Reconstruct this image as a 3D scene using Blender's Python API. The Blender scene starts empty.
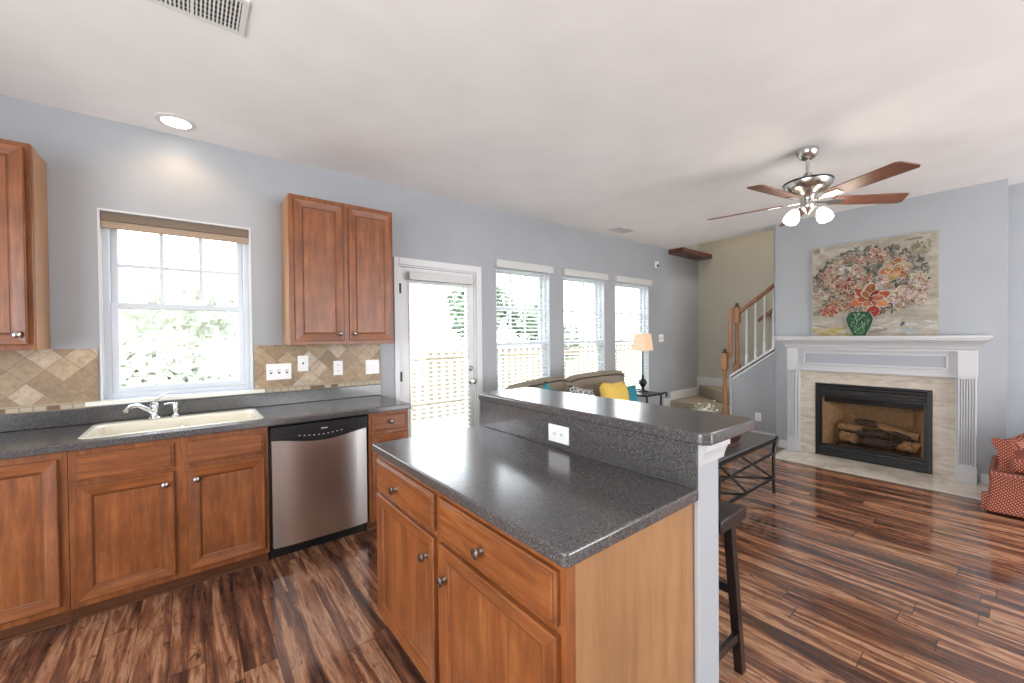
import bpy, bmesh, math, random
from mathutils import Vector, Matrix
random.seed(7)
sc = bpy.context.scene
COL = sc.collection
PI = math.pi

# ------------------------------------------------------------------ camera, world, light, exposure
CAM_Z = 1.41712677
F_PX, YAW, PITCH, ROLL = 405.514, -0.671631, -0.0120376, -0.0097859
cy, sy = math.cos(YAW), math.sin(YAW)
fwd = Vector((-sy * math.cos(PITCH), cy * math.cos(PITCH), math.sin(PITCH)))
r0 = Vector((cy, sy, 0)); u0 = r0.cross(fwd)
rr = r0 * math.cos(ROLL) + u0 * math.sin(ROLL); uu = u0 * math.cos(ROLL) - r0 * math.sin(ROLL)
cam = bpy.data.objects.new('camera', bpy.data.cameras.new('camera'))
COL.objects.link(cam)
cam.matrix_world = Matrix(((rr.x, uu.x, -fwd.x, 0), (rr.y, uu.y, -fwd.y, 0), (rr.z, uu.z, -fwd.z, CAM_Z), (0, 0, 0, 1)))
cam.data.sensor_width = 36; cam.data.lens = F_PX / 1024 * 36; cam.data.clip_start = 0.05
sc.camera = cam

SKY = 8.0
world = bpy.data.worlds.new('world'); sc.world = world; world.use_nodes = True
wn = world.node_tree; bg = wn.nodes['Background']
tc = wn.nodes.new('ShaderNodeTexCoord'); sp = wn.nodes.new('ShaderNodeSeparateXYZ'); rp = wn.nodes.new('ShaderNodeValToRGB')
wn.links.new(tc.outputs['Generated'], sp.inputs[0]); wn.links.new(sp.outputs['Z'], rp.inputs[0]); wn.links.new(rp.outputs[0], bg.inputs[0])
rp.color_ramp.elements[0].position = 0.0; rp.color_ramp.elements[0].color = (0.95, 0.97, 1.0, 1)
rp.color_ramp.elements[1].position = 0.8; rp.color_ramp.elements[1].color = (0.74, 0.87, 1.0, 1)
bg.inputs[1].default_value = SKY

sc.view_settings.view_transform = 'Standard'; sc.view_settings.look = 'None'
sc.view_settings.gamma = 1; sc.view_settings.use_curve_mapping = False
sc.view_settings.exposure = 0.14
sc.cycles.max_bounces = 10; sc.cycles.diffuse_bounces = 6; sc.cycles.glossy_bounces = 4
sc.cycles.transparent_max_bounces = 16; sc.cycles.transmission_bounces = 6
sc.cycles.sample_clamp_indirect = 8
sc.cycles.caustics_reflective = False; sc.cycles.caustics_refractive = False
sc.cycles.use_denoising = True

def area(name, loc, rot, sx, sz, power, color=(1, 1, 1), portal=False, spread=None):
    l = bpy.data.lights.new(name, 'AREA'); l.shape = 'RECTANGLE'; l.size = sx; l.size_y = sz; l.energy = power; l.color = color
    if portal: l.cycles.is_portal = True
    if spread: l.spread = spread
    o = bpy.data.objects.new(name, l); COL.objects.link(o); o.location = loc; o.rotation_euler = rot
    return o
sun = bpy.data.lights.new('sun', 'SUN'); sun.energy = 7; sun.angle = 0.02; sun.color = (1, 0.95, 0.87)
so = bpy.data.objects.new('sun', sun); COL.objects.link(so); so.rotation_euler = (math.radians(27), 0, math.radians(-22))
# sky portals in the openings (they only guide the sky's own light)
area('sky_portal', (-0.03, 3.72, 1.64), (-PI / 2, 0, 0), 0.8, 1.2, 1, portal=True)
area('sky_portal', (1.92, 3.72, 1.2), (-PI / 2, 0, 0), 0.64, 1.7, 1, portal=True)
for x in (3.0, 4.03, 5.07): area('sky_portal', (x, 3.72, 1.41), (-PI / 2, 0, 0), 0.84, 1.68, 1, portal=True)
area('sky_portal', (3.2, -3.64, 1.2), (PI / 2, 0, 0), 4.4, 2.3, 1, portal=True)
area('sky_portal', (-2.34, 0.0, 1.3), (0, -PI / 2, 0), 2.0, 3.6, 1, portal=True)

# ------------------------------------------------------------------ materials
class NT:
    def __init__(s, name):
        s.m = bpy.data.materials.new(name); s.m.use_nodes = True; s.t = s.m.node_tree; s.b = s.t.nodes['Principled BSDF']
    def n(s, typ, **kw):
        nd = s.t.nodes.new('ShaderNode' + typ)
        for k, v in kw.items():
            if k.startswith('i_'):
                key = k[2:]; key = int(key) if key.isdigit() else key
                s.set(nd.inputs[key], v)
            else: setattr(nd, k, v)
        return nd
    def set(s, inp, v):
        if isinstance(v, bpy.types.NodeSocket): s.t.links.new(v, inp)
        else: inp.default_value = v
    def co(s, kind='Object'): return s.n('TexCoord').outputs[kind]
    def sep(s, v): return s.n('SeparateXYZ', i_0=v).outputs
    def comb(s, x, y, z): return s.n('CombineXYZ', i_0=x, i_1=y, i_2=z).outputs[0]
    def ma(s, op, a, b=0.0, c=0.0): return s.n('Math', operation=op, i_0=a, i_1=b, i_2=c).outputs[0]
    def noise(s, v, scale, detail=3, rough=0.5, dist=0.0):
        return s.n('TexNoise', i_Vector=v, i_Scale=scale, i_Detail=detail, i_Roughness=rough, i_Distortion=dist).outputs['Fac']
    def ramp(s, f, stops, interp='LINEAR'):
        nd = s.n('ValToRGB', i_0=f); cr = nd.color_ramp; cr.interpolation = interp
        while len(cr.elements) < len(stops): cr.elements.new(0.5)
        for e, (p, c) in zip(cr.elements, stops):
            e.position = p; e.color = (c[0], c[1], c[2], 1) if not isinstance(c, (int, float)) else (c, c, c, 1)
        return nd.outputs[0]
    def mix(s, f, a, b, mode='MIX'):
        nd = s.n('Mix', data_type='RGBA', blend_type=mode)
        s.set(nd.inputs[0], f)
        for i, v in ((6, a), (7, b)): s.set(nd.inputs[i], (v[0], v[1], v[2], 1) if isinstance(v, tuple) else v)
        return nd.outputs[2]
    def out(s, color=None, rough=None, metal=None, bump=None, bstr=0.2, bdist=0.002, **kw):
        if color is not None: s.set(s.b.inputs['Base Color'], (color[0], color[1], color[2], 1) if isinstance(color, tuple) else color)
        if rough is not None: s.set(s.b.inputs['Roughness'], rough)
        if metal is not None: s.set(s.b.inputs['Metallic'], metal)
        if bump is not None:
            bn = s.n('Bump', i_Strength=bstr, i_Distance=bdist, i_Height=bump); s.set(s.b.inputs['Normal'], bn.outputs[0])
        for k, v in kw.items(): s.set(s.b.inputs[k.replace('_', ' ')], v)
        return s.m

def paint(name, c, rough=0.6, var=0.03, scale=3, bump=True):
    t = NT(name); co = t.co(); n = t.noise(co, scale, 3)
    col = t.mix(t.ramp(n, [(0.3, 0), (0.7, 1)]), tuple(x * (1 - var) for x in c), tuple(x * (1 + var) for x in c))
    return t.out(col, rough, bump=t.noise(co, 180, 2) if bump else None, bstr=0.06, bdist=0.001)
def plain(name, c, rough=0.4, metal=0.0, var=0.04, scale=20):
    t = NT(name); n = t.noise(t.co(), scale, 2)
    return t.out(t.mix(n, tuple(x * (1 - var) for x in c), tuple(min(1, x * (1 + var)) for x in c)), rough, metal)
def wood(name, dark, mid, light, axis='Z', scale=1.0, rough=0.35, blotch=0.25):
    t = NT(name); s = t.sep(t.co())
    k = dict(X=(1.3, 14, 14), Y=(14, 1.3, 14), Z=(14, 14, 1.3))[axis]
    v = t.comb(*[t.ma('MULTIPLY', s[i], k[i] * scale) for i in range(3)])
    g = t.noise(v, 2.2, 5, 0.6, 0.5)
    f = t.noise(v, 11, 3, 0.6, 0.2)
    col = t.ramp(t.ma('ADD', t.ma('MULTIPLY', g, 0.75), t.ma('MULTIPLY', f, 0.25)), [(0.3, dark), (0.5, mid), (0.72, light)])
    bl = t.noise(t.co(), 6.5 * scale, 4, 0.6)
    col = t.mix(1.0, col, t.ramp(bl, [(0.3, 1 - blotch), (0.7, 1 + blotch * 0.4)]), 'MULTIPLY')
    return t.out(col, rough, bump=f, bstr=0.04, bdist=0.0008)

M = {}
M['wall'] = paint('blue_grey_paint', (0.365, 0.382, 0.402), 0.5)
M['wall_beige'] = paint('beige_paint', (0.50, 0.47, 0.40), 0.6)
M['ceiling'] = paint('ceiling_paint', (0.88, 0.875, 0.87), 0.7)
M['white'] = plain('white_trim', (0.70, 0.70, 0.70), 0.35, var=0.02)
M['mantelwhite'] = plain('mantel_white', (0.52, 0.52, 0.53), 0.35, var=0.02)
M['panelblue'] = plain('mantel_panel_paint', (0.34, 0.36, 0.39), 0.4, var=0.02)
M['vinyl'] = plain('white_vinyl', (0.62, 0.65, 0.69), 0.3, var=0.02)
M['plate'] = plain('white_plastic', (0.85, 0.85, 0.84), 0.3, var=0.01)
M['slot'] = plain('dark_slot', (0.03, 0.03, 0.03), 0.5)
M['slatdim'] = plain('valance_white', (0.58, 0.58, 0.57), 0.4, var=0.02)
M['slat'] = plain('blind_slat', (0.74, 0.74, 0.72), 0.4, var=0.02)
M['wood'] = wood('stained_maple', (0.135, 0.037, 0.010), (0.23, 0.071, 0.019), (0.35, 0.125, 0.040), 'Z')
M['woodx'] = wood('stained_maple_across', (0.135, 0.037, 0.010), (0.23, 0.071, 0.019), (0.35, 0.125, 0.040), 'X')
M['woody'] = wood('stained_maple_along_y', (0.135, 0.037, 0.010), (0.23, 0.071, 0.019), (0.35, 0.125, 0.040), 'Y')
M['glaze'] = wood('dark_glaze', (0.10, 0.03, 0.010), (0.13, 0.042, 0.014), (0.17, 0.055, 0.02), 'Z')
M['maple'] = wood('light_maple_panel', (0.33, 0.165, 0.075), (0.41, 0.215, 0.105), (0.49, 0.27, 0.14), 'Z', 0.5, 0.4, 0.12)
M['endpanel'] = wood('honey_maple_panel', (0.26, 0.125, 0.050), (0.325, 0.162, 0.068), (0.39, 0.205, 0.092), 'Z', 0.6, 0.4, 0.12)
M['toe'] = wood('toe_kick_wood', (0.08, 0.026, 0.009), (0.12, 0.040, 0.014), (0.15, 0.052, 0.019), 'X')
M['oak'] = wood('golden_oak', (0.26, 0.11, 0.045), (0.36, 0.17, 0.075), (0.46, 0.24, 0.115), 'Z', 1.5, 0.35)
M['oaky'] = wood('golden_oak_rail', (0.22, 0.085, 0.035), (0.30, 0.13, 0.055), (0.38, 0.18, 0.08), 'Y', 1.5, 0.3)
M['beam'] = wood('dark_cherry', (0.06, 0.018, 0.010), (0.10, 0.03, 0.016), (0.14, 0.045, 0.022), 'X', 1, 0.3)
M['boxwood'] = wood('dark_mahogany', (0.02, 0.007, 0.005), (0.035, 0.011, 0.008), (0.055, 0.017, 0.012), 'X', 1, 0.25)
M['stool'] = wood('espresso_wood', (0.010, 0.006, 0.005), (0.02, 0.011, 0.009), (0.035, 0.02, 0.015), 'Y', 1, 0.3)
M['fanblade'] = wood('cherry_blade', (0.13, 0.048, 0.027), (0.19, 0.075, 0.043), (0.26, 0.11, 0.062), 'X', 1, 0.42)
M['iron'] = plain('black_iron', (0.014, 0.013, 0.012), 0.4, 0.3)
M['tabletop'] = plain('dark_leather_top', (0.075, 0.075, 0.075), 0.28, 0, 0.2, 8)
M['nickel'] = plain('brushed_nickel', (0.55, 0.53, 0.50), 0.25, 1.0)
M['knobmetal'] = plain('antique_nickel', (0.34, 0.31, 0.28), 0.22, 1.0)
M['chrome'] = plain('chrome', (0.85, 0.86, 0.88), 0.08, 1.0)
M['bronze'] = plain('dark_bronze', (0.03, 0.024, 0.02), 0.35, 0.6)
M['black'] = plain('black_enamel', (0.008, 0.008, 0.009), 0.38)
M['sink'] = plain('cream_enamel', (0.80, 0.76, 0.64), 0.15, var=0.01)
M['sill'] = plain('cream_sill', (0.84, 0.82, 0.75), 0.25, var=0.01)
M['sofa'] = plain('taupe_fabric', (0.25, 0.205, 0.155), 0.9, var=0.12, scale=60)
M['yellow'] = plain('yellow_fabric', (0.75, 0.50, 0.10), 0.85, var=0.1, scale=40)
M['teal'] = plain('teal_fabric', (0.03, 0.22, 0.27), 0.85, var=0.1, scale=40)
M['soil'] = plain('wicker_brown', (0.12, 0.07, 0.04), 0.9, var=0.3)

def steel():
    t = NT('stainless_steel'); s = t.sep(t.co()); v = t.comb(t.ma('MULTIPLY', s[0], 3), t.ma('MULTIPLY', s[1], 3), t.ma('MULTIPLY', s[2], 300))
    n = t.noise(v, 1, 2)
    return t.out(t.mix(n, (0.66, 0.64, 0.62), (0.72, 0.70, 0.68)), t.ma('ADD', t.ma('MULTIPLY', n, 0.04), 0.27), 1.0)
M['steel'] = steel()

def counter_mat():
    t = NT('speckled_laminate'); co = t.co()
    a = t.n('TexVoronoi', i_Vector=co, i_Scale=420.0).outputs['Color']
    b = t.noise(co, 260, 2)
    ss = t.sep(a)
    c = t.ramp(ss[0], [(0.0, (0.030, 0.028, 0.028)), (0.45, (0.062, 0.058, 0.058)), (0.8, (0.10, 0.094, 0.093)), (0.95, (0.19, 0.18, 0.178))])
    c = t.mix(t.ramp(b, [(0.4, 0), (0.6, 0.5)]), c, (0.06, 0.056, 0.055))
    return t.out(c, 0.19, Specular_IOR_Level=1.0)
M['counter'] = counter_mat()

def floor_mat():
    t = NT('laminate_floor'); s = t.sep(t.co())
    W, LP = 0.127, 1.22
    px = t.ma('DIVIDE', t.ma('ADD', s[0], 10.0), W); i = t.ma('FLOOR', px); fx = t.ma('FRACT', px)
    r1 = t.n('TexWhiteNoise', noise_dimensions='1D', i_W=i).outputs['Value']
    py = t.ma('ADD', t.ma('DIVIDE', t.ma('ADD', s[1], 10.0), LP), t.ma('MULTIPLY', r1, 7.3)); j = t.ma('FLOOR', py); fy = t.ma('FRACT', py)
    wn_ = t.n('TexWhiteNoise', noise_dimensions='2D', i_Vector=t.comb(i, j, 0.0)); rc = t.sep(wn_.outputs['Color']); rv = wn_.outputs['Value']
    ox, oy, oz = [t.ma('MULTIPLY', rc[k], 37.0) for k in range(3)]
    # wavy streaks running along the board
    v1 = t.comb(t.ma('ADD', t.ma('MULTIPLY', s[0], 13.0), ox), t.ma('ADD', t.ma('MULTIPLY', s[1], 1.0), oy), oz)
    g = t.noise(v1, 1.0, 3.0, 0.5, 1.0)
    v2 = t.comb(t.ma('ADD', t.ma('MULTIPLY', s[0], 60.0), oy), t.ma('ADD', t.ma('MULTIPLY', s[1], 4.5), ox), oz)
    f = t.noise(v2, 1.0, 4, 0.65, 0.6)
    v3 = t.comb(t.ma('ADD', t.ma('MULTIPLY', s[0], 28.0), oz), t.ma('ADD', t.ma('MULTIPLY', s[1], 9.0), ox), oy)
    k = t.noise(v3, 1.0, 4, 0.7, 1.2)
    gg = t.ma('ADD', g, t.ma('MULTIPLY', t.ma('SUBTRACT', f, 0.5), 0.22))
    gg = t.ma('ADD', gg, t.ma('MULTIPLY', t.ma('SUBTRACT', rv, 0.5), 0.10))
    c = t.ramp(gg, [(0.27, (0.045, 0.022, 0.018)), (0.37, (0.085, 0.038, 0.026)), (0.44, (0.14, 0.060, 0.037)), (0.50, (0.20, 0.085, 0.048)),
                    (0.545, (0.30, 0.13, 0.066)), (0.61, (0.48, 0.26, 0.15)), (0.69, (0.30, 0.12, 0.06)), (0.8, (0.14, 0.058, 0.036))])
    c = t.mix(t.ramp(k, [(0.56, 0), (0.68, 0.8)]), c, (0.045, 0.024, 0.019))
    c = t.mix(1.0, c, t.ramp(f, [(0.3, 0.68), (0.65, 1.15)]), 'MULTIPLY')
    ex = t.ma('MINIMUM', fx, t.ma('SUBTRACT', 1.0, fx)); ey = t.ma('MINIMUM', fy, t.ma('SUBTRACT', 1.0, fy))
    seam = t.ma('MAXIMUM', t.ma('LESS_THAN', ex, 0.011), t.ma('LESS_THAN', ey, 0.0016))
    c = t.mix(t.ma('MULTIPLY', seam, 0.8), c, (0.02, 0.01, 0.007))
    return t.out(c, t.ma('ADD', t.ma('MULTIPLY', f, 0.08), 0.07), bump=t.ma('SUBTRACT', t.ma('MULTIPLY', f, 0.4), seam), bstr=0.12, bdist=0.001, Specular_IOR_Level=0.7)
M['floor'] = floor_mat()

def tile_mat():
    t = NT('travertine_tile'); s = t.sep(t.co()); T = 0.104
    a = t.ma('DIVIDE', t.ma('ADD', t.ma('ADD', s[0], s[2]), 20.0), T * 1.41421); b = t.ma('DIVIDE', t.ma('ADD', t.ma('SUBTRACT', s[0], s[2]), 20.0), T * 1.41421)
    i, j = t.ma('FLOOR', a), t.ma('FLOOR', b); fa, fb = t.ma('FRACT', a), t.ma('FRACT', b)
    w = t.n('TexWhiteNoise', noise_dimensions='2D', i_Vector=t.comb(i, j, 0.0)); rv = w.outputs['Value']
    e = t.ma('MINIMUM', t.ma('MINIMUM', fa, t.ma('SUBTRACT', 1.0, fa)), t.ma('MINIMUM', fb, t.ma('SUBTRACT', 1.0, fb)))
    grout = t.ma('LESS_THAN', e, 0.022)
    # border strip of small pieces along the bottom
    xs = t.ma('DIVIDE', t.ma('ADD', s[0], 20.0), 0.052); bi = t.ma('FLOOR', xs); bf = t.ma('FRACT', xs)
    w2 = t.n('TexWhiteNoise', noise_dimensions='1D', i_W=bi).outputs['Value']
    be = t.ma('MINIMUM', bf, t.ma('SUBTRACT', 1.0, bf))
    z = s[2]
    inb = t.ma('LESS_THAN', z, 1.052)
    bz = t.ma('MAXIMUM', t.ma('LESS_THAN', z, 1.014), t.ma('GREATER_THAN', z, 1.040))
    bg_ = t.ma('MAXIMUM', t.ma('MULTIPLY', t.ma('LESS_THAN', be, 0.06), t.ma('SUBTRACT', 1.0, bz)), t.ma('LESS_THAN', t.ma('ABSOLUTE', t.ma('SUBTRACT', z, 1.052)), 0.0018))
    bg_ = t.ma('MAXIMUM', bg_, t.ma('LESS_THAN', t.ma('ABSOLUTE', t.ma('SUBTRACT', z, 1.014)), 0.0015))
    bg_ = t.ma('MAXIMUM', bg_, t.ma('LESS_THAN', t.ma('ABSOLUTE', t.ma('SUBTRACT', z, 1.040)), 0.0015))
    base = t.ramp(rv, [(0, (0.27, 0.18, 0.10)), (0.4, (0.38, 0.265, 0.155)), (0.75, (0.47, 0.345, 0.215)), (1, (0.54, 0.43, 0.32))])
    n = t.noise(t.co(), 28, 5, 0.7, 0.4); n2 = t.noise(t.co(), 90, 3, 0.6)
    base = t.mix(1.0, base, t.ramp(n, [(0.3, 0.70), (0.65, 1.12)]), 'MULTIPLY')
    base = t.mix(t.ramp(n2, [(0.66, 0), (0.72, 0.8)]), base, (0.13, 0.09, 0.06))
    bc = t.ramp(w2, [(0.0, (0.16, 0.09, 0.055)), (0.3, (0.17, 0.10, 0.06)), (0.31, (0.46, 0.38, 0.27)), (1, (0.40, 0.30, 0.20))], 'CONSTANT')
    bc = t.mix(bz, bc, (0.40, 0.31, 0.21))
    c = t.mix(inb, base, bc)
    gm = t.mix(inb, t.comb(grout, grout, grout), t.comb(bg_, bg_, bg_))
    g = t.sep(gm)[0]
    c = t.mix(t.ma('MULTIPLY', g, 0.75), c, (0.20, 0.155, 0.11))
    return t.out(c, 0.45, bump=t.ma('SUBTRACT', n, t.ma('MULTIPLY', g, 1.5)), bstr=0.4, bdist=0.002)
M['tile'] = tile_mat()

def marble_mat(name, tile=0.305, axes=(1, 2), off=(0, 0), light=1.0):
    t = NT(name); co = t.co(); s = t.sep(co)
    v = t.comb(t.ma('MULTIPLY', s[0], 3.0), t.ma('MULTIPLY', s[1], 3.0), t.ma('MULTIPLY', s[2], 14.0))
    n = t.noise(v, 1.6, 5, 0.6, 0.8)
    c = t.ramp(n, [(0.3, (0.42 * light, 0.355 * light, 0.28 * light)), (0.5, (0.55 * light, 0.49 * light, 0.41 * light)), (0.7, (0.64 * light, 0.60 * light, 0.52 * light))])
    a = t.ma('FRACT', t.ma('DIVIDE', t.ma('ADD', s[axes[0]], 20.0 + off[0]), tile)); b = t.ma('FRACT', t.ma('DIVIDE', t.ma('ADD', s[axes[1]], 20.0 + off[1]), tile))
    g = t.ma('MAXIMUM', t.ma('LESS_THAN', a, 0.006), t.ma('LESS_THAN', b, 0.006))
    c = t.mix(t.ma('MULTIPLY', g, 0.5), c, (0.3, 0.27, 0.23))
    return t.out(c, 0.12)
M['marble'] = marble_mat('cream_marble')
M['hearth'] = marble_mat('cream_marble_hearth', 0.305, (0, 1), light=1.25)

def carpet_mat():
    t = NT('beige_carpet'); n = t.noise(t.co(), 320, 2)
    return t.out(t.ramp(n, [(0.3, (0.26, 0.22, 0.16)), (0.7, (0.46, 0.40, 0.31))]), 0.95, bump=n, bstr=0.6, bdist=0.004)
M['carpet'] = carpet_mat()

def armchair_mat():
    t = NT('red_dotted_upholstery'); s = t.sep(t.co()); T = 0.023
    h = t.ma('ADD', s[1], t.ma('MULTIPLY', s[0], 0.93))
    a = t.ma('FRACT', t.ma('DIVIDE', t.ma('ADD', t.ma('ADD', h, s[2]), 20.0), T)); b = t.ma('FRACT', t.ma('DIVIDE', t.ma('ADD', t.ma('SUBTRACT', h, s[2]), 20.0), T))
    da = t.ma('ABSOLUTE', t.ma('SUBTRACT', a, 0.5)); db = t.ma('ABSOLUTE', t.ma('SUBTRACT', b, 0.5))
    d = t.ma('LESS_THAN', t.ma('MAXIMUM', da, db), 0.21)
    n = t.noise(t.co(), 60, 2)
    red = t.mix(n, (0.15, 0.018, 0.012), (0.23, 0.032, 0.02))
    return t.out(t.mix(d, red, (0.52, 0.32, 0.20)), 0.85)
M['armchair'] = armchair_mat()

def bwpillow():
    t = NT('black_white_print'); n = t.n('TexVoronoi', i_Vector=t.co(), i_Scale=30.0, feature='DISTANCE_TO_EDGE').outputs['Distance']
    return t.out(t.ramp(n, [(0.05, (0.75, 0.73, 0.68)), (0.12, (0.06, 0.06, 0.06))]), 0.85)
M['bw'] = bwpillow()

def glass_mat():
    t = NT('window_glass'); t.t.nodes.remove(t.b)
    tr = t.n('BsdfTransparent'); gl = t.n('BsdfGlossy', i_Roughness=0.02); gl.inputs['Color'].default_value = (1, 1, 1, 1)
    fc = t.n('LayerWeight', i_Blend=0.5).outputs['Facing']; fr = t.ma('ADD', 0.03, t.ma('MULTIPLY', 0.6, t.ma('POWER', fc, 5.0)))
    mx = t.n('MixShader', i_0=fr, i_1=tr.outputs[0], i_2=gl.outputs[0])
    o = t.t.nodes['Material Output']; t.t.links.new(mx.outputs[0], o.inputs[0])
    return t.m
M['glass'] = glass_mat()
def emis(name, c, s, base=(0.9, 0.88, 0.8)):
    t = NT(name); n = t.noise(t.co(), 10, 2)
    return t.out(t.mix(n, base, tuple(x * 0.97 for x in base)), 0.4, Emission_Color=(c[0], c[1], c[2], 1), Emission_Strength=s)
M['bulb'] = emis('lit_lens', (1.0, 0.93, 0.78), 14)
M['fanshade'] = emis('lit_frosted_glass', (1.0, 0.93, 0.80), 4.5)
M['lampshade'] = emis('lit_fabric_shade', (1.0, 0.66, 0.42), 0.27, (0.78, 0.52, 0.34))

def firebrick():
    t = NT('firebox_panel'); n = t.noise(t.co(), 20, 4)
    return t.out(t.ramp(n, [(0.3, (0.42, 0.27, 0.14)), (0.7, (0.58, 0.40, 0.23))]), 0.9, bump=n, bstr=0.3)
M['firebrick'] = firebrick()
def log_mat(name, a, b):
    t = NT(name); s = t.sep(t.co()); n = t.noise(t.comb(t.ma('MULTIPLY', s[0], 3.0), s[1], t.ma('MULTIPLY', s[2], 3.0)), 22, 4)
    return t.out(t.ramp(n, [(0.35, a), (0.62, b)]), 0.95, bump=n, bstr=0.8, bdist=0.01)
M['char'] = log_mat('charred_bark', (0.012, 0.01, 0.009), (0.12, 0.09, 0.07))
M['logend'] = log_mat('tan_log', (0.30, 0.17, 0.08), (0.55, 0.36, 0.20))
def tinted():
    t = NT('smoked_glass'); t.t.nodes.remove(t.b)
    tr = t.n('BsdfTransparent'); tr.inputs[0].default_value = (0.88, 0.85, 0.82, 1); gl = t.n('BsdfGlossy', i_Roughness=0.03)
    fc = t.n('LayerWeight', i_Blend=0.5).outputs['Facing']; fr = t.ma('ADD', 0.03, t.ma('MULTIPLY', 0.6, t.ma('POWER', fc, 5.0)))
    mx = t.n('MixShader', i_0=fr, i_1=tr.outputs[0], i_2=gl.outputs[0])
    t.t.links.new(mx.outputs[0], t.t.nodes['Material Output'].inputs[0]); return t.m
M['smoked'] = tinted()
def attr_mat(name, rough=0.6):
    t = NT(name); a = t.n('Attribute', attribute_name='Col').outputs['Color']; n = t.noise(t.co(), 90, 3, 0.7)
    return t.out(t.mix(1.0, a, t.ramp(n, [(0.3, 0.42), (0.7, 0.95)]), 'MULTIPLY'), rough, Specular_IOR_Level=0.15, bump=n, bstr=0.5, bdist=0.003)
M['petal'] = attr_mat('oil_paint')
def canvas_mat():
    t = NT('canvas_ground'); s = t.sep(t.co()); co = t.co()
    v = t.comb(s[0], t.ma('MULTIPLY', s[1], 3.0), t.ma('MULTIPLY', s[2], 6.0)); n = t.noise(v, 2.0, 5, 0.6, 1.0); n2 = t.noise(co, 9, 4, 0.6, 1.0)
    c = t.ramp(n, [(0.25, (0.26, 0.22, 0.17)), (0.5, (0.36, 0.32, 0.26)), (0.75, (0.50, 0.46, 0.41))])
    c = t.mix(t.ramp(n2, [(0.55, 0), (0.7, 0.5)]), c, (0.40, 0.40, 0.38))
    return t.out(c, 0.7, bump=n2, bstr=0.2, Specular_IOR_Level=0.2)
M['canvas'] = canvas_mat()
def leaf(name, a, b):
    t = NT(name); n = t.noise(t.co(), 2.5, 3)
    return t.out(t.ramp(n, [(0.3, a), (0.7, b)]), 0.7)
M['leaf'] = leaf('tree_leaves', (0.08, 0.13, 0.07), (0.16, 0.22, 0.13))
M['leaf2'] = leaf('pale_leaves', (0.30, 0.34, 0.24), (0.50, 0.53, 0.42))
M['leaf3'] = leaf('overexposed_leaves', (0.56, 0.575, 0.50), (0.70, 0.71, 0.63))  # washed-out daylight of the yard is put into this leaf colour
M['bark'] = plain('bark', (0.12, 0.09, 0.06), 0.9, var=0.3)
M['grass'] = leaf('lawn', (0.18, 0.24, 0.10), (0.30, 0.34, 0.18))
M['fence'] = wood('weathered_fence', (0.13, 0.10, 0.065), (0.17, 0.13, 0.085), (0.21, 0.165, 0.11), 'Z', 0.5, 0.8)
M['shadecloth'] = plain('brown_shade_cloth', (0.17, 0.13, 0.095), 0.8, var=0.1, scale=80)
M['shadecloth2'] = plain('tan_shade_cloth', (0.36, 0.27, 0.19), 0.8, var=0.1, scale=80)

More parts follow.
